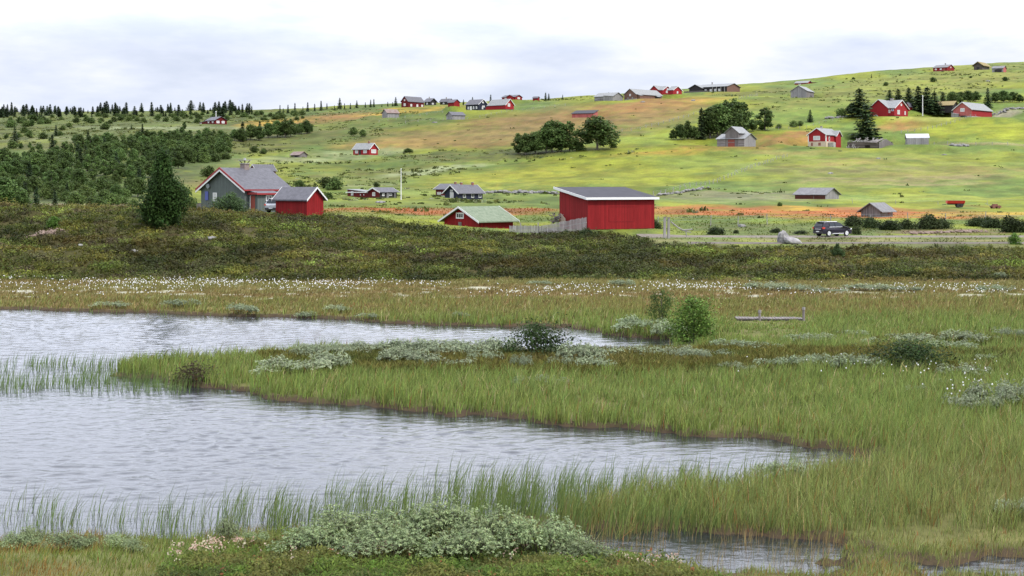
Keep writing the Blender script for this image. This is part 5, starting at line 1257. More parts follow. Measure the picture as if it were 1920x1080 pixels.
o = new_obj('bog_grass', np_mesh('bog_grass', *B1, mat=M_GRASS)); tag(o, 'ochre bog grass in the band below the heather bank', 'grass', kind='stuff')
def heads(x, y, z, s):
    n = len(x); V = np.zeros((n, 6, 3), np.float32); b = np.stack([x, y, z], 1)
    for i, (dx, dy, dz_) in enumerate([(0, 0, 1.3), (1, 0, 0), (0, 1, 0), (-1, 0, 0), (0, -1, 0), (0, 0, -1)]):
        V[:, i] = b+np.array([dx, dy, dz_])*(s*rng.uniform(.8, 1.2, n))[:, None]
    t = np.array([[0, 1, 2], [0, 2, 3], [0, 3, 4], [0, 4, 1], [5, 2, 1], [5, 3, 2], [5, 4, 3], [5, 1, 4]])
    T_ = ((np.arange(n)*6)[:, None, None]+t[None]).reshape(-1, 3)
    return V.reshape(-1, 3), T_, None, np.full((n*6, 3), .82)
x, y = sample(17000, -150, 2070, 92, 119, 0.8)
u, v = UV(x, y, terrain(x, y)+.3)
c1 = fbm(x*.22, y*.16+3, 4)
dens = (np.exp(-((v-np.interp(u, [0, 700, 1300, 1920], [524, 530, 535, 541]))/np.where(v < 530, 5.0, 7.5))**2)*1.0+.13*sstep(520, 535, v)*(1-sstep(556, 566, v)))*sstep(.38, .60, c1)*np.interp(u, [0, 1150, 1450, 1920], [1, 1, .55, .5])
k = rng.random(len(x)) < dens*.62
x, y = x[k], y[k]; z = terrain(x, y)+.22+.16*rng.random(len(x))
H1 = heads(x, y, z, rng.uniform(.028, .046, len(x)))
uu = np.concatenate([rng.normal(1840, 45, 34), rng.uniform(1380, 1900, 26), rng.uniform(1560, 1760, 14)]); vv = np.concatenate([rng.normal(768, 10, 34), rng.uniform(700, 745, 26), rng.uniform(700, 730, 14)])
d = W(vv); x2, y2 = X(uu, d), d
H2_ = heads(x2, y2, terrain(x2, y2)+.45+.2*rng.random(len(x2)), rng.uniform(.02, .034, len(x2)))
xs = np.concatenate([x, x2]); ys = np.concatenate([y, y2]); zs_ = terrain(xs, ys); n = len(xs)
ST = blades(xs, ys, zs_, np.concatenate([z-zs_[:len(x)], np.full(len(x2), .5)]), wpx(ys, .25), np.full(n, .05), np.zeros(n), np.tile(P_OLIVE, (n, 1)), .1)
o = new_obj('cotton_grass', np_mesh('cotton_grass', *join([H1, H2_, ST]), mat=M_WHITE)); tag(o, 'white cotton grass heads scattered in front of the heather bank', 'cotton grass', kind='stuff')

# heather and dwarf birch on the bank and on the tongue
def sprigs(x, y, z, h, w, col, per, jit):
    n = len(x)
    xx = np.repeat(x, per)+rng.normal(0, 1, n*per)*np.repeat(w, per)*.5; yy = np.repeat(y, per)+rng.normal(0, 1, n*per)*np.repeat(w, per)*.5
    return blades(xx, yy, np.repeat(z, per)-.05, np.repeat(h, per)*rng.uniform(.5, 1.15, n*per), np.repeat(w, per)*rng.uniform(.35, .8, n*per), rng.uniform(.1, .9, n*per), rng.uniform(0, 6.28, n*per), np.repeat(col, per, 0), jit)
x, y = sample(64000, -150, 2070, 107, 178, 1.3)
zs0 = z_smooth(x, y); hh = heath_amount(x, y, zs0); k = rng.random(len(x)) < hh*1.15
x, y = x[k], y[k]; z = terrain(x, y); n = len(x); u, v = UV(x, y, z)
a1 = fbm(x*.16, y*.2, 4); a2 = fbm(x*.5+5, y*.42, 4); a3 = fbm(x*.05+2, y*.08, 3)
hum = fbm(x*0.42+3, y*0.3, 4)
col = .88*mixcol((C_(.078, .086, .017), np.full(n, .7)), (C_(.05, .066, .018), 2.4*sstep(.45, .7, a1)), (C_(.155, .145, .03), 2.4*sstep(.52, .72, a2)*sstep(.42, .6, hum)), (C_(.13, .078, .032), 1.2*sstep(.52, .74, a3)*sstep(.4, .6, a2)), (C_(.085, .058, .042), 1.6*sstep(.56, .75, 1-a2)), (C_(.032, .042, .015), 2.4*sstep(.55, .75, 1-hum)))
yg = sstep(.66, .74, fbm(x*.3+50, y*.3, 3))[:, None]; col = col*(1-yg)+C_(.125, .15, .032)*yg
col = col*(.62+.75*sstep(.32, .68, fbm(x*.13+21, y*.17, 4)))[:, None]
top = sstep(8, -3, v-np.interp(u, [-400, 0, 300, 400, 600], [384, 384, 392, 400, 410]))*(u < 520)
col = col*(1-.6*top[:, None])+C_(.16, .12, .04)*.6*top[:, None]
scar = np.exp(-((u-85)/24)**2-((v-436)/7)**2)+.8*np.exp(-((u-72)/9)**2-((v-462)/5)**2)
k = (scar < .35+.3*rng.random(n)) & (pad_near(x, y) < .3)
x, y, z, col, a1, a2 = x[k], y[k], z[k], col[k], a1[k], a2[k]; n = len(x)
sel = rng.random(n) < .45
Hh = sprigs(x[sel], y[sel], z[sel], .16+.26*a1[sel]+.1*rng.random(sel.sum()), np.full(sel.sum(), .24), col[sel], 6, .22)
# low rounded cushions of juniper, crowberry and dwarf birch
mi = rng.choice(n, 11000, replace=False); nm = len(mi); per = 34
R_ = rng.uniform(.25, .85, nm)*(.6+.8*a1[mi]); mc = np.repeat(np.stack([x[mi], y[mi], z[mi]-.04], 1), per, 0)
dv = rng.normal(0, 1, (nm*per, 3)); dv[:, 2] = np.abs(dv[:, 2]); dv /= np.linalg.norm(dv, axis=1, keepdims=True)
hm = np.repeat(.30+.42*rng.random(nm)*a1[mi]*1.6, per)
Pm = mc+dv*(rng.random(nm*per)**.35)[:, None]*np.stack([np.repeat(R_, per)*1.25, np.repeat(R_, per), hm], 1)
tone = np.repeat(col[mi]*rng.uniform(.65, 1.3, (nm, 1)), per, 0)
bi = rng.choice(n, 620, replace=False); pb = 150
Rb = rng.uniform(.6, 1.5, 620); db_ = rng.normal(0, 1, (620*pb, 3)); db_[:, 2] = np.abs(db_[:, 2]); db_ /= np.linalg.norm(db_, axis=1, keepdims=True)
lump = 1+.35*np.sin(db_[:, 0]*5+np.repeat(rng.uniform(0, 6, 620), pb))*np.cos(db_[:, 1]*4+np.repeat(rng.uniform(0, 6, 620), pb))
Pb = np.repeat(np.stack([x[bi], y[bi], z[bi]-.05], 1), pb, 0)+db_*(lump*rng.random(620*pb)**.35)[:, None]*np.stack([np.repeat(Rb*1.3, pb), np.repeat(Rb, pb), np.repeat(Rb*rng.uniform(.4, .75, 620), pb)], 1)
tb_ = np.repeat(col[bi]*rng.uniform(.45, 1.45, (620, 1))*np.array([.95, 1.08, .9]), pb, 0)
Hb = leaf_quads(Pb, db_*.8+rng.normal(0, .5, Pb.shape)+np.array([0, 0, .5]), rng.uniform(.12, .26, 620*pb), .55, tb_, .22, rng)
Hm = leaf_quads(Pm, dv*.8+rng.normal(0, .5, Pm.shape)+np.array([0, 0, .55]), rng.uniform(.12, .26, nm*per), .6, tone, .2, rng)
# tongue
x, y = sample(26000, 480, 2000, 54, 76, 1.0)
h2 = sd_poly(HEATH2, x, y); u, v = UV(x, y, .3)
kk = ((h2 > -.4) | ((u > 1640) & (v > 640) & (v < 705) & (fbm(x*.2, y*.3, 3) > .5))) & (water_sd(x, y) < -.4)
x, y = x[kk], y[kk]; z = terrain(x, y); n = len(x); a1 = fbm(x*.35, y*.4, 4); a2 = fbm(x*.8+5, y*.7, 3)
col = mixcol((C_(.105, .10, .024), np.full(n, .6)), (C_(.11, .105, .028), 1.8*sstep(.45, .7, a2)), (C_(.10, .075, .03), .8*sstep(.6, .8, a1)), (C_(.06, .075, .02), 2*sstep(.5, .75, 1-a1)))
Ht = sprigs(x, y, z, .24+.30*a1+.1*rng.random(n), np.full(n, .15), col, 8, .22)
o = new_obj('heather', np_mesh('heather', *join([Hh, Hm, Hb, Ht]), mat=M_HEATH)); tag(o, 'dark olive and brown heather covering the bank behind the bog', 'heather', kind='stuff')

# meadow and heath on the hill
x, y = sample(150000, -150, 2080, 150, 900, 1.35)
zs0 = z_smooth(x, y); k = (heath_amount(x, y, zs0) < .4) & ((y > 176) | (UV(x, y, zs0)[1] < 470))
u, v = UV(x, y, zs0)
road_d = np.interp(u, [1195, 1300, 1420, 1560, 1700, 1900, 2300], [d_row(q, 444) for q in (1195, 1300, 1420, 1560, 1700, 1900, 2300)])
fp_d = np.interp(u, [1290, 1400, 1560, 1700, 1900, 2300], [d_row(q, 456.5) for q in (1290, 1400, 1560, 1700, 1900, 2300)])
k &= ~((u > 1195) & (np.abs(y-road_d) < 2.6)) & ~((u > 1285) & (np.abs(y-fp_d) < 1.1))
k &= rng.random(len(x)) < np.interp(y, [185, 235, 265], [.5, .25, .0])
x, y, zs0 = x[k], y[k], zs0[k]
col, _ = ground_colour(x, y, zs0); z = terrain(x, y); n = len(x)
dk = 1-sstep(.055, .13, col[:, 1])
hgt = (.10+.15*rng.random(n))*(1+.8*dk)*(1-.7*pad_near(x, y))
alt = rng.random(n) < .3; col[alt] = col[alt]*.65+.35*np.where(rng.random((alt.sum(), 1)) < .5, LG, OC*.9)
G1 = blades(x, y, z-.04, hgt, wpx(y, 1.3)*rng.uniform(.6, 1.2, n), rng.uniform(.4, 1.25, n), rng.normal(-1.2, 1.2, n), col*1.25, .10)
o = new_obj('meadow_grass', np_mesh('meadow_grass', *G1, mat=M_GRASS)); tag(o, 'yellow green hill meadow grass streaked with red sorrel', 'meadow grass', kind='stuff')
# knee-high scrub in the dark belts of the hill
x, y = sample(46000, -150, 2080, 180, 900, 1.3)
zs0 = z_smooth(x, y); col, _ = ground_colour(x, y, zs0); u, v = UV(x, y, zs0)
SCRUB = [(850, 296, 160, 13, -.05, 1), (985, 290, 95, 12, -.05, 1), (640, 338, 150, 15, -.05, .8), (760, 322, 130, 11, -.06, .9), (560, 262, 190, 22, -.12, .9), (700, 228, 150, 6, -.03, .7), (480, 335, 120, 20, -.06, .7), (700, 365, 170, 9, 0, .8), (620, 300, 160, 10, -.07, .6),
         (250, 226, 420, 9, -.01, 1), (150, 252, 270, 20, 0, .85), (1640, 182, 240, 6, -.09, .7), (1740, 155, 340, 26, -.13, .55), (1420, 172, 90, 5, -.05, .9), (985, 364, 120, 5, 0, .7), (1330, 362, 130, 5, 0, .6), (1420, 258, 330, 3, -.16, .5), (1160, 288, 110, 5, -.12, .8), (1000, 187, 140, 4, -.02, .7), (800, 378, 190, 4, 0, .7), (640, 212, 150, 8, 0, .6), (1530, 236, 110, 4, -.2, .8)]
cl = fbm(x*.1, y*.08, 4); belt = np.zeros(len(x))
for (u0, v0, ru, rv, tl, w_) in SCRUB: belt = np.maximum(belt, w_*(1-sstep(.4, 1.5, ((u-u0)/ru)**2+((v-v0-tl*(u-u0))/rv)**2)))
belt = np.maximum(belt, .02)
k = rng.random(len(x)) < belt*sstep(.40, .60, cl)*.9
x, y, cl, col = x[k], y[k], cl[k], col[k]; n = len(x); z = terrain(x, y)
sg = (rng.random(n) < .22)[:, None]*(sstep(.5, .6, fbm(x*.2, y*.1, 2))[:, None])
cs = np.where(rng.random((n, 1)) < .5, C_(.052, .068, .02), C_(.085, .095, .026))*(1-sg)+SG*sg
S1 = sprigs(x, y, z, .35+.9*sstep(.5, .8, cl)*rng.random(n), np.full(n, .8), cs, 6, .25)
o = new_obj('scrub', np_mesh('scrub', *S1, mat=M_HEATH)); tag(o, 'low dark scrub in belts across the hillside', 'scrub', kind='stuff')

# foreground: dwarf shrubs, moss and pale flowers at the bottom edge
x, y = sample(60000, -150, 2070, 25.2, 33.5, 1.0)
sd = water_sd(x, y); u, v = UV(x, y, .3)
leafy = sstep(990, 1030, v-np.interp(u, [0, 250, 330, 600, 1100, 1300, 1500, 1900], [230, 170, 30, -8, 0, 60, 200, 230]))
gate = fbm(x*.9, y*.9, 3)
k = (sd < -.15) & (rng.random(len(x)) < leafy*(.4+.9*sstep(.35, .6, gate)))
x, y, u = x[k], y[k], u[k]; z = terrain(x, y); n = len(x); g1 = fbm(x*1.6+9, y*1.6, 3)
per = 5
P = np.repeat(np.stack([x, y, z+.06+.3*g1*rng.random(n)], 1), per, 0)+rng.normal(0, .035, (n*per, 3)); P[:, 2] = np.maximum(P[:, 2], np.repeat(z, per)+.02)
g3 = fbm(x*.7+30, y*.9, 3); cc = mixcol((C_(.10, .16, .028), np.full(n, 1.1)), (C_(.15, .18, .045), 1.4*sstep(.5, .7, g1)), (C_(.055, .075, .025), 1.6*sstep(.5, .7, 1-g1)), (C_(.14, .10, .04), 1.6*sstep(.52, .66, g3)), (C_(.05, .04, .025), 1.3*sstep(.55, .7, 1-g3)))
rd = rng.random(n) < .012; cc[rd] = C_(.25, .1, .05)
al = rng.normal(0, .8, P.shape)+np.array([0, 0, .8])
LQ = leaf_quads(P, rng.normal(0, .6, P.shape)+np.array([0, -.4, .8]), rng.uniform(.05, .1, n*per), .42, np.repeat(cc, per, 0), .22, rng, along=al)
o = new_obj('dwarf_birch', np_mesh('dwarf_birch', *LQ, mat=M_GRASS)); tag(o, 'bright green low leafy ground cover at the bottom edge', 'ground cover', kind='stuff')
x, y = sample(44000, -150, 2070, 25.0, 34.5, 1.0)
sd = water_sd(x, y); u, v = UV(x, y, .3)
k = (sd < -.05) & (rng.random(len(x)) < np.where(u < 560, .9, np.where(u > 1480, .55*(v > 1010), .1)))
x, y = x[k], y[k]; z = terrain(x, y); n = len(x); g1 = fbm(x*.8, y*.9, 4); g2 = fbm(x*2+3, y*2, 3)
cc = mixcol((C_(.16, .17, .035), np.full(n, .7)), (C_(.22, .125, .035), 2.4*sstep(.46, .62, g1)), (C_(.2, .062, .028), 3*sstep(.56, .70, g1)*sstep(.4, .6, g2)), (C_(.105, .15, .03), 1.5*sstep(.5, .7, 1-g1)), (C_(.34, .27, .13), .8*sstep(.6, .75, g2)))
MS = blades(x, y, z-.03, .05+.10*rng.random(n)+.22*g2*(rng.random(n)<.5), wpx(y, .65), rng.uniform(.2, 1.0, n), rng.normal(.2, 1.1, n), cc, .25)
o = new_obj('moss', np_mesh('moss', *MS, mat=M_GRASS)); tag(o, 'orange and green moss and grass on the near left shore', 'moss', kind='stuff')
fx = []; 
for u0, v0, su, sv, n_ in [(372, 1045, 26, 9, 34), (330, 1066, 8, 6, 10), (450, 1028, 16, 6, 16), (395, 1030, 14, 8, 14), (690, 1045, 30, 10, 26), (735, 1050, 16, 10, 18), (1260, 1046, 16, 5, 12), (1180, 1052, 30, 8, 12), (580, 1050, 50, 14, 16), (1040, 1060, 60, 12, 14), (1215, 1080, 4, 4, 4)]:
    uu, vv = rng.normal(u0, su, n_), rng.normal(v0, sv, n_)
    fx.append(np.stack([uu, np.clip(vv, 990, 1100)], 1))
fx = np.concatenate(fx); d = W(fx[:, 1])*(HC-.35)/HC; x, y = X(fx[:, 0], d), d; z = terrain(x, y)+.24; n = len(x); per = 6
P = np.repeat(np.stack([x, y, z], 1), per, 0)+rng.normal(0, .028, (n*per, 3))
cc = np.where(rng.random((n, 1)) < .6, C_(.48, .33, .26), C_(.52, .44, .33))
FL = leaf_quads(P, rng.normal(0, .7, P.shape)+np.array([0, -.6, .5]), rng.uniform(.025, .048, n*per), .8, np.repeat(cc, per, 0), .15, rng)
ST = blades(x, y, z-.26, np.full(n, .26), np.full(n, .012), np.full(n, .05), np.zeros(n), np.tile(P_OLIVE, (n, 1)), .1)
o = new_obj('pale_flowers', np_mesh('pale_flowers', *join([FL, ST]), mat=M_GRASS)); tag(o, 'pale pink flower clusters among the green leaves in front', 'flowers', kind='stuff')
# ------------------------------------------------------------------ poles, fences, walls
def flagpole(u, v0, v1, label, dmin=176):
    d = at_uv(u, v0, dmin); hgt = (v0-v1)*d/F
    e = empty('flagpole', (X(u, d), d, ground_at(u, d)-.05), 0, label, 'flagpole'); r = max(.06, .00028*d)
    MB().cyl((0, 0, 0), (0, 0, hgt), r*1.2, 8, r*.8).build('pole', M['white'], e)
    b = MB()
    for i in range(6):
        a0, a1 = -math.pi/2+i*math.pi/6, -math.pi/2+(i+1)*math.pi/6
        q0, q1 = (r*1.6*math.cos(a0)+.001, hgt+r*1.6+r*1.6*math.sin(a0)), (r*1.6*math.cos(a1)+.001, hgt+r*1.6+r*1.6*math.sin(a1)); b.cyl((0, 0, q0[1]), (0, 0, q1[1]), q0[0], 8, q1[0])
    b.build('knob', M['white'], e); MB().box(-.25, .25, -.25, .25, -.2, .12).build('base', M['stone'], e)
flagpole(752, 377, 320, 'tall white flagpole right of the low dark red cabin')
flagpole(405, 232, 208, 'white flagpole in front of the dark red cabin on the left skyline')
flagpole(1730, 209, 173, 'white flagpole between the large red house and turf cabin')

def post_mesh(name, h, r, mat, lean=0.0):
    return MB().cyl((0, 0, -.4), (lean, 0, h), r, 6, r*.85)
def wire_fence(pts, step, h, r, label, dmin=176, wires=2, mat='wood', name='wire_fence', on_d=None, jit=.12):
    """posts along a line of (u, v) points, joined by wires"""
    P = []
    for u, v in pts:
        d = on_d(u, v) if on_d else at_uv(u, v, dmin); P.append((X(u, d), d))
    Q = []; 
    for (a, b) in zip(P[:-1], P[1:]):
        n = max(1, int(math.hypot(b[0]-a[0], b[1]-a[1])/step))
        Q += [(a[0]+(b[0]-a[0])*i/n, a[1]+(b[1]-a[1])*i/n) for i in range(n)]
    Q.append(P[-1]); Q = [(x_+random.uniform(-.2, .2), y_) for x_, y_ in Q][:99]
    zs = terrain([q[0] for q in Q], [q[1] for q in Q])
    e = empty(name, (Q[0][0], Q[0][1], float(zs[0])), 0, label, 'fence')
    first = None; tops = []
    for (x_, y_), z_ in zip(Q, zs):
        if first is None: first = post_mesh('post', h, r, None).build('post', M[mat], e); o = first
        else: o = first.copy(); COL.objects.link(o); o.parent = e
        o.location = (x_-Q[0][0], y_-Q[0][1], float(z_)-float(zs[0])); o.rotation_euler = (random.gauss(0, .05), random.gauss(0, jit*.6), 0); o.scale = (1, 1, random.uniform(.85, 1.15))
        tops.append(Vector(o.location)+Vector((0, 0, h)))
    mb = MB()
    for a, b in zip(tops[:-1], tops[1:]):
        for k_ in range(wires): mb.bar(a-Vector((0, 0, .12+k_*.38)), b-Vector((0, 0, .12+k_*.38)), max(.012, r*.16))
    mb.build('wire', M['metal'], e)
    return e
wire_fence([(1232, 427), (1330, 424), (1440, 421), (1560, 420), (1700, 417), (1920, 415), (2050, 414)], 5.2, 1.35, .06, 'post and wire fence along the red sorrel field above the road')
wire_fence([(1225, 364), (1285, 356), (1330, 345), (1390, 326), (1440, 306), (1476, 292)], 3.6, 1.2, .10, 'weathered picket fence climbing the meadow left of the cream house', jit=.3)
wire_fence([(1150, 250), (1200, 243), (1245, 232), (1290, 220), (1312, 214)], 4.5, 1.2, .11, 'grey fence climbing to the grove behind the dormer barn')
wire_fence([(710, 229), (760, 222), (800, 216), (830, 213)], 5, 1.2, .10, 'low fence line passing under the two grey ridge sheds')
wire_fence([(760, 232), (830, 227), (900, 220), (960, 208), (1060, 199)], 5, 1.2, .10, 'fence line crossing the meadow below the ridge houses')
wire_fence([(1690, 250), (1740, 243), (1790, 230), (1830, 221)], 4, 1.2, .11, 'fence rising from the tall spruce to the red gabled barn')
wire_fence([(1752, 271), (1800, 273), (1860, 275), (1920, 276)], 4, 1.2, .11, 'fence right of the shed with the metal roof')
wire_fence([(1395, 240), (1440, 245), (1500, 240), (1560, 226), (1620, 219)], 5, 1.1, .09, 'fence along the upper meadow edge left of the spruces')
wire_fence([(1385, 187), (1405, 183), (1420, 179)], 3, 1.2, .12, 'short pale fence below the right end of the lodge')
wire_fence([(1600, 385), (1680, 384), (1760, 384), (1850, 383), (1920, 383)], 7, 1.0, .05, 'thin fence near the red trailer', wires=1)

def rock_row(name, pts, n, size, label, cat, width=1.0, seed=1, dmin=176, zj=.5, on_d=None, mat='stonew'):
    r = np.random.default_rng(seed); P = []
    for u, v in pts: d = on_d(u, v) if on_d else at_uv(u, v, dmin); P.append((X(u, d), d))
    P = np.array(P); seg = np.hypot(*np.diff(P, axis=0).T); cum = np.concatenate([[0], np.cumsum(seg)]); q = r.uniform(0, cum[-1], n)
    x = np.interp(q, cum, P[:, 0])+r.normal(0, width*.4, n); y = np.interp(q, cum, P[:, 1])+r.normal(0, width*.4, n); z = terrain(x, y)+r.uniform(0, zj, n)
    import bmesh
    bm = bmesh.new(); bmesh.ops.create_icosphere(bm, subdivisions=2, radius=1); v0 = np.array([p_.co[:] for p_ in bm.verts]); f0 = np.array([[p_.index for p_ in f_.verts] for f_ in bm.faces]); bm.free()
    V = []; T_ = []
    for i in range(n):
        s_ = size*r.uniform(.5, 1.4)*np.array([r.uniform(.8, 1.5), r.uniform(.8, 1.4), r.uniform(.5, .9)]); a = r.uniform(0, 6.28)
        d_ = v0*(1+.28*np.sign(np.sin(v0[:, [0]]*3+i)*np.cos(v0[:, [1]]*3.7+i*2))*r.uniform(.3, 1))*s_
        d_ = np.stack([d_[:, 0]*math.cos(a)-d_[:, 1]*math.sin(a), d_[:, 0]*math.sin(a)+d_[:, 1]*math.cos(a), d_[:, 2]], 1)
        V.append(d_+[x[i], y[i], z[i]]); T_.append(f0+i*len(v0))
    return tag(new_obj(name, np_mesh(name, np.concatenate(V), np.concatenate(T_), mat=M[mat])), label, cat)
M['stonew'] = rough_mat('pale_field_stone', (.11, .107, .105), (.29, .28, .265), 1.1, rough=.95, bump=.6); M['stonep'] = rough_mat('pinkish_rubble', (.14, .095, .075), (.27, .205, .17), 1.1, rough=.95, bump=.6)
rock_row('stone_wall', [(908, 364), (960, 365), (1045, 367)], 260, .36, 'low grey stone wall left of the big red shed', 'wall', .9, 1)
rock_row('stone_wall', [(1232, 366), (1290, 361), (1330, 358)], 90, .3, 'tumbled grey stones right of the big red shed roof', 'wall', .9, 2)
rock_row('stone_wall', [(1865, 208), (1920, 206), (1990, 205)], 130, .45, 'pale stone heap right of the red gabled barn', 'wall', 1.8, 3)
rock_row('stone_wall', [(1778, 274), (1815, 275)], 60, .45, 'short pale stone wall right of the metal roofed shed', 'wall', .9, 4)
rock_row('stone_wall', [(1548, 222), (1600, 220), (1645, 218)], 80, .6, 'pale stone wall left of the large red house', 'wall', 1.2, 5)
rock_row('rubble', [(1705, 440), (1770, 437), (1835, 435)], 150, .17, 'pinkish rubble on the road bank below the junipers', 'rubble', 1.2, 6, 150, .2, mat='stonep')['kind'] = 'stuff'
rock_row('gravel_scar', [(55, 441), (85, 434), (108, 430)], 260, .10, 'bare pinkish gravel scar on the left heather bank', 'gravel', 1.0, 7, 0, .12, on_d=d_row, mat='stonep')['kind'] = 'stuff'
for i, (u, v, sz, lb) in enumerate([(1648, 299, 1.0, 'pale flat stone on the yellow green meadow below the ruin'), (1555, 324, .7, 'small pale stone on the meadow above the long barn'), (1772, 290, .9, 'white stone on the right meadow below the stone wall'), (816, 231, 1.0, 'pale stone on the slope beside the grey ridge shed'),
                                    (1392, 426, .55, 'pale stone beside the small juniper by the road'), (715, 381, 1.0, 'pale flat rock in the green strip below the low cabin'), (810, 376, .6, 'brownish stone left of the blue black cottage'), (1300, 188, 1.2, 'white stone on the slope below the lodge'), (1205, 193, 1.2, 'white stone below the brown barn'), (1853, 153, 1.2, 'white stone below the ridge cabins')]):
    rock_row('stone', [(u-1, v), (u+1, v)], 3, sz*.55, lb, 'stone', .5, 20+i, zj=.1)
for i, (u, v, sz, lb) in enumerate([(1128, 434, .42, 'white stone under the left corner of the big red shed'), (1184, 436, .38, 'pale stone under the front of the big red shed'), (1036, 436, .4, 'pale stone at the foot of the paling fence'), (150, 453, .2, 'small pale stone on the left heather bank'), (250, 466, .2, 'small white stone in the heather below the big tree'), (395, 449, .25, 'pale stone in the heather right of the big tree')]):
    rock_row('stone', [(u-1, v), (u+1, v)], 3, sz, lb, 'stone', .3, 40+i, 0, .08, on_d=lambda u_, v_: d_row(u_, v_))

# paling fence between the two red sheds
fp = [(955, 437, 157, 14), (985, 438, 157, 15), (1012, 439, 157.5, 15.5), (1030, 438, 158, 17), (1055, 435, 158.5, 20), (1078, 430, 159, 19), (1100, 426, 159.5, 19)]
x0, y0 = X(955, 157), 157.0; zb = [HC-(v-HV)*d/F for u, v, d, h_ in fp]
e = empty('paling_fence', (x0, y0, zb[0]), 0, 'grey wooden paling fence between the two red sheds', 'fence'); mb = MB(); rr = random.Random(9)
for i in range(len(fp)-1):
    (ua, va, da, ha), (ub, vb_, db_, hb_) = fp[i], fp[i+1]; n = int((ub-ua)*da/F/.125)
    for j in range(n):
        t = j/n; u = ua+(ub-ua)*t; d = da+(db_-da)*t; z = zb[i]+(zb[i+1]-zb[i])*t; hh = (ha+(hb_-ha)*t)*d/F+rr.uniform(-.04, .05)
        x_ = X(u, d)-x0; mb.box(x_, x_+.105, d-y0, d-y0+.025+rr.uniform(0, .012), z-zb[0]-.8, z-zb[0]+hh)
mb.build('palings', M['grey'], e)
for u, d, vt in ((976, 157.2, 418), (1009, 157.6, 417)):
    zt = HC-(vt-HV)*d/F-zb[0]; MB().box(X(u, d)-x0-.06, X(u, d)-x0+.06, d-y0-.1, d-y0-.01, zt-2.2, zt).build('post', M['wood'], e)
for i in range(len(fp)-1):
    (ua, va, da, ha), (ub, vb_, db_, hb_) = fp[i], fp[i+1]; MB().bar((X(ua, da)-x0, da-y0+.06, zb[i]-zb[0]+.55), (X(ub, db_)-x0, db_-y0+.06, zb[i+1]-zb[0]+.55), .08).build('rail', M['wood'], e)
# wood pile against the big shed
d = 164; zz = HC-(413-HV)*d/F; e = empty('wood_pile', (X(1044, d), d, zz), 0, 'heap of brush and split wood left of the big red shed', 'wood pile'); mb = MB(); rr = random.Random(2)
for i in range(40):
    p_ = Vector((rr.uniform(-.6, .5), rr.uniform(-.5, .4), rr.uniform(-.2, .65))); mb.bar(p_, p_+Vector((rr.uniform(-.5, .5), rr.uniform(-.6, .1), rr.uniform(-.2, .35))), .09)
mb.build('split_logs', M['woodd'], e); MB().prism([(.35, 0, -.4), (1.0, .1, -.4), (1.0, .1, .2), (.45, 0, .85)], [(.35, .08, -.4), (1.0, .18, -.4), (1.0, .18, .2), (.45, .08, .85)]).build('board', M['cream'], e)

# gate posts and rail by the road
d = d_row(1249, 447)
for u, v, vt, lb in ((1246, 447, 408, 'left of the twin grey gate posts by the road'), (1254, 448, 409, 'right of the twin grey gate posts by the road')):
    z = HC-(v-HV)*d/F; hh = (v-vt)*d/F; e = empty('gate_post', (X(u, d), d+(0.3 if u > 1250 else 0), z), rad(12), lb, 'gate post')
    MB().prism([(-.13, -.12, -.5), (.13, -.12, -.5), (.13, .12, -.5), (-.13, .12, -.5)], [(-.08, -.1, hh), (.14, -.1, hh+.03), (.14, .1, hh+.03), (-.08, .1, hh)]).build('post', M['wood'], e)
    MB().box(-.14, .2, -.14, .14, hh+.035, hh+.09).build('cap', M['woodd'], e)
e = empty('gate_rail', (X(1258, d+2), d+2, HC-(440-HV)*(d+2)/F), 0, 'grey bent pole sloping from the gate posts to the ground', 'pole'); s_ = F/(d+2)
q = [((0, 0, 24/s_)), (14/s_, .1, 13/s_), (24/s_, .2, 8/s_), (41/s_, .2, 10/s_)]
mb = MB(); [mb.cyl(q[i], q[i+1], .085, 7, .07) for i in range(3)]; mb.cyl((20/s_, .2, 8.5/s_), (38/s_, .25, 4/s_), .07, 7, .05); mb.cyl((28/s_, .2, 8/s_), (30/s_, .2, -4/s_), .05, 6); mb.build('pole', M['wood'], e)

# boulder by the track
def boulder(u, v, w, hgt, label, seed, d):
    import bmesh
    bm = bmesh.new(); bmesh.ops.create_icosphere(bm, subdivisions=4, radius=1)
    V = np.array([p_.co[:] for p_ in bm.verts]); Fc = np.array([[p_.index for p_ in f_.verts] for f_ in bm.faces]); bm.free()
    n_ = fbm(V[:, 0]*1.4+V[:, 2]*.9+seed, V[:, 1]*1.4-V[:, 2]*1.1+seed, 4); V = V*(0.75+.5*np.round(n_*6)/6*.95+.1*n_)[:, None]
    return V*np.array([w/2, w*.36, hgt*.62]), Fc
d = d_row(1478, 457); e = empty('boulder', (X(1478, d), d, HC-(459-HV)*d/F), .1, 'big pale split boulder lying beside the gravel road', 'boulder'); s_ = F/d
mst = rough_mat('mottled_boulder', (.06, .058, .06), (.40, .385, .37), 2.6, rough=.9, bump=.7)  # left rock: darker, wider tone range than the slab
V, Fc = boulder(0, 0, 22/s_, 23/s_, '', 3, d); o = new_obj('rock', np_mesh('rock', V, Fc, mat=mst), e, (-9/s_, .25, 11/s_)); V, Fc = boulder(0, 0, 34/s_, 12/s_, '', 8, d)
mst2 = rough_mat('pale_boulder', (.17, .16, .165), (.38, .365, .355), 1.6, rough=.9, bump=.5); o = new_obj('rock_slab', np_mesh('rock_slab', V, Fc, mat=mst2), e, (8/s_, -.1, 6/s_)); o.rotation_euler = (0, .22, 0)

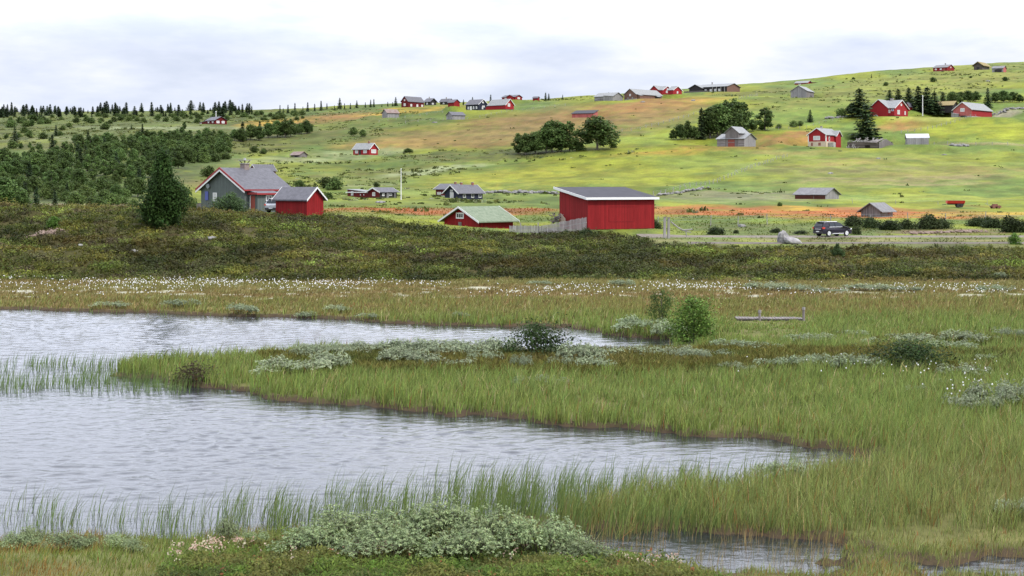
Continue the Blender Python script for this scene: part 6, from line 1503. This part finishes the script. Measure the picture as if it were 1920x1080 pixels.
# ------------------------------------------------------------------ vehicles
mcar = plain_mat('dark_violet_car_paint', (.010, .008, .018), .3, spec=.3, coat=.15); msil = plain_mat('silver_car_paint', (.42, .43, .45), .3, .5, coat=.5); mgl = plain_mat('car_glass', (.015, .02, .026), .1, spec=.35); mtyre = plain_mat('tyre_rubber', (.018, .018, .018), .8); mrim = plain_mat('alloy_rim', (.68, .68, .70), .35, .4); mlamp = plain_mat('red_lamp', (.45, .05, .035), .25); mclear = plain_mat('clear_lamp', (.75, .77, .8), .2); mblk = plain_mat('black_plastic', (.02, .02, .022), .6)
def suv(u, v, d, heading, paint, label, L=4.45, roofm=None):
    e = empty('parked_car', (X(u, d), d, HC-(v-HV)*d/F), heading, label, 'car')
    hw = lambda z: .91 if z < .95 else .91-.30*((z-.95)/.72)**1.2
    # body side outline, nose at +x
    top = [(-2.20, .62), (-2.19, .95), (-2.12, 1.12), (-1.98, 1.42), (-1.80, 1.60), (-1.4, 1.665), (-.5, 1.68), (.15, 1.64), (.55, 1.48), (1.05, 1.13), (1.6, 1.05), (2.02, .93), (2.18, .78), (2.22, .5)]
    bot = [(2.15, .27), (1.80, .25)]+[(1.35+.40*math.cos(t), .36+.40*math.sin(t)) for t in np.linspace(0.15, math.pi-.15, 8)]+[(.9, .24), (-.9, .24)]+[(-1.33+.40*math.cos(t), .36+.40*math.sin(t)) for t in np.linspace(.15, math.pi-.15, 8)]+[(-1.80, .27), (-2.17, .32)]
    pr = top+bot; taper = lambda x_: 1-.10*max(0, (abs(x_)-1.5)/.7)**2
    A_ = [(x_, -hw(z_)*taper(x_), z_) for x_, z_ in pr]; B_ = [(x_, hw(z_)*taper(x_), z_) for x_, z_ in pr]
    MB().prism(A_, B_).build('body', paint, e, bevel=.03)
    def glass(name, pts, mat=mgl, off=.012):
        for sg in (-1, 1):
            P0 = [(x_, sg*(hw(z_)*taper(x_)-.02), z_) for x_, z_ in pts]; P1 = [(x_, sg*(hw(z_)*taper(x_)+off), z_) for x_, z_ in pts]
            MB().prism(P0, P1).build(name, mat, e)
    glass('side_window', [(-1.22, 1.10), (-.42, 1.09), (-.42, 1.52), (-.95, 1.53), (-1.15, 1.46)]); glass('side_window', [(-.34, 1.09), (.82, 1.09), (.45, 1.44), (.12, 1.52), (-.34, 1.52)])
    glass('window_trim', [(-1.30, 1.05), (.98, 1.05), (.98, 1.085), (-1.30, 1.085)], mrim, .02); glass('side_sill', [(-.85, .29), (.85, .29), (.85, .37), (-.85, .37)], mrim, .03); glass('roof_rail', [(-1.5, 1.66), (.1, 1.66), (.05, 1.70), (-1.45, 1.70)], mrim, .03)
    MB().prism([(-2.135, -.66, 1.14), (-2.135, .66, 1.14), (-1.99, .57, 1.46), (-1.99, -.57, 1.46)], [(-2.165, -.66, 1.14), (-2.165, .66, 1.14), (-2.02, .57, 1.46), (-2.02, -.57, 1.46)]).build('rear_window', mgl, e)
    MB().prism([(.62, -.58, 1.46), (.62, .58, 1.46), (1.08, .70, 1.13), (1.08, -.70, 1.13)], [(.65, -.58, 1.48), (.65, .58, 1.48), (1.11, .70, 1.15), (1.11, -.70, 1.15)]).build('windscreen', mgl, e)
    MB().box(-2.08, -1.72, -.56, .56, 1.60, 1.65).build('spoiler', mblk, e)
    for sg in (-1, 1):
        MB().box(-2.235, -1.93, sg*.80-.09, sg*.80+.09, .86, 1.06).build('tail_lamp', mlamp, e); MB().box(1.93, 2.16, sg*.70-.14, sg*.70+.14, .76, .90).build('headlight', mclear, e)
        MB().box(.72, .9, sg*1.0-.1, sg*1.0+.1, 1.05, 1.18).build('wing_mirror', paint, e)
    MB().box(-2.26, -2.1, -.78, .78, .34, .60).build('rear_bumper', mblk, e); MB().box(-2.275, -2.262, -.26, .26, .50, .61).build('number_plate', M['white'], e); MB().box(-2.23, -2.2, -.5, .5, .80, .86).build('chrome_strip', mrim, e)
    for x_ in (-1.33, 1.35):
        for sg in (-1, 1):
            w_ = MB().cyl((x_, sg*.70, .35), (x_, sg*.90, .35), .35, 20).build('tyre', mtyre, e); mb = MB().cyl((x_, sg*.901, .35), (x_, sg*.915, .35), .24, 16)
            for k_ in range(5):
                t = 2*math.pi*k_/5; mb.bar((x_, sg*.925, .35), (x_+.23*math.cos(t), sg*.925, .35+.23*math.sin(t)), .07, .03, up=(0, 1, 0))
            mb.build('rim', mrim, w_)
    return e
suv(1561, 442.5, 163.5, rad(30), mcar, 'dark violet family car with alloy wheels parked on the road')
suv(526, 398.5, 171, rad(68), msil, 'silver car mostly hidden behind the red shed by the green house')
# red tipping trailer and rusty cart
d = at_uv(1791, 389.5); s_ = F/d; e = empty('farm_trailer', (X(1791, d), d, ground_at(1791, d)), rad(-8), 'bright red farm trailer standing on the far right meadow', 'trailer'); l = 16/s_
mtr = plain_mat('trailer_red', (.5, .03, .022), .5)
MB().prism([(-l, -.9, .75), (l, -.9, .75), (l*1.03, -1.1, 1.3), (-l*.95, -1.1, 1.3)], [(-l, .9, .75), (l, .9, .75), (l*1.03, 1.1, 1.3), (-l*.95, 1.1, 1.3)]).build('load_bed', mtr, e); MB().box(-l*.92, l*1.0, -1.0, 1.0, 1.305, 1.33).build('bed_shade', M['dark'], e); MB().box(-l*.9, l, -.2, .2, .5, .74).build('chassis', mblk, e); MB().bar((-l, 0, .6), (-l*1.5, 0, .45), .1).build('drawbar', mblk, e)  # dark sheet at rim height imitates the shaded inside of the bed
for x_ in (l*.3, l*.62):
    for sg in (-1, 1): MB().cyl((x_, sg*.75, .36), (x_, sg*1.0, .36), .38, 14).build('wheel', mtyre, e)
for x_ in np.linspace(-l*.9, l*.9, 5): MB().bar((x_, -.97, .76), (x_, -1.13, 1.3), .06).build('side_rib', mtr, e)
d = at_uv(1865, 390); s_ = F/d; e = empty('hay_rake', (X(1866, d), d, ground_at(1866, d)), rad(5), 'rusty old farm implement with drawbar right of the red trailer', 'farm tool')
mru = rough_mat('rusty_iron', (.10, .035, .03), (.24, .10, .075), 3, rough=.8, bump=.3); l = 9/s_
MB().box(-l, l, -.5, .5, .35, .55).box(-l*.5, l*.4, -.4, .4, .55, .85).build('frame', mru, e); MB().bar((-l, 0, .5), (-l*2.1, .2, 1.0), .09).build('drawbar', M['wood'], e)
for x_ in (-l*.5, l*.6):
    for sg in (-1, 1): MB().cyl((x_, sg*.55, .3), (x_, sg*.62, .3), .32, 12).build('wheel', mru, e)
mb = MB(); [mb.bar((l*(.2+.2*i), -.5, .5), (l*(.3+.2*i), -.9, .15), .04) for i in range(5)]; mb.build('tines', mru, e)

# ------------------------------------------------------------------ small jetty in the sedge
d = W(611); s_ = F/d; e = empty('jetty', (X(1442, d), d, -.06), rad(-3), 'low plank jetty on blue floats standing in the sedge', 'jetty'); l = 62/s_
mbl = plain_mat('blue_float', (.06, .13, .28), .4)
n_ = 22
mb = MB(); rr = random.Random(5)
for i in range(n_): x_ = -l+2*l*i/n_; mb.box(x_, x_+2*l/n_*.86, -.55, .55, .46+rr.uniform(0, .012), .50+rr.uniform(0, .015))
mb.build('deck_planks', M['woodd'], e)
for y_ in (-.45, .45): MB().box(-l, l, y_-.05, y_+.05, .40, .45).build('beam', M['woodd'], e)
for i in range(7): x_ = -l*.35+l*1.3*i/6.5; MB().cyl((x_-.2, -.3, .16), (x_+.2, -.3, .16), .17, 10).build('float', mbl, e)
for x_, h_ in ((-20/s_, .98), (61/s_, 1.15)): p_ = MB().cyl((x_, -.62, -.6), (x_, -.62, h_), .075, 8, .065).build('post', M['woodd'], e); MB().cyl((x_, -.62, h_-.15), (x_, -.62, h_-.02), .09, 8).build('rope', M['wood'], p_)
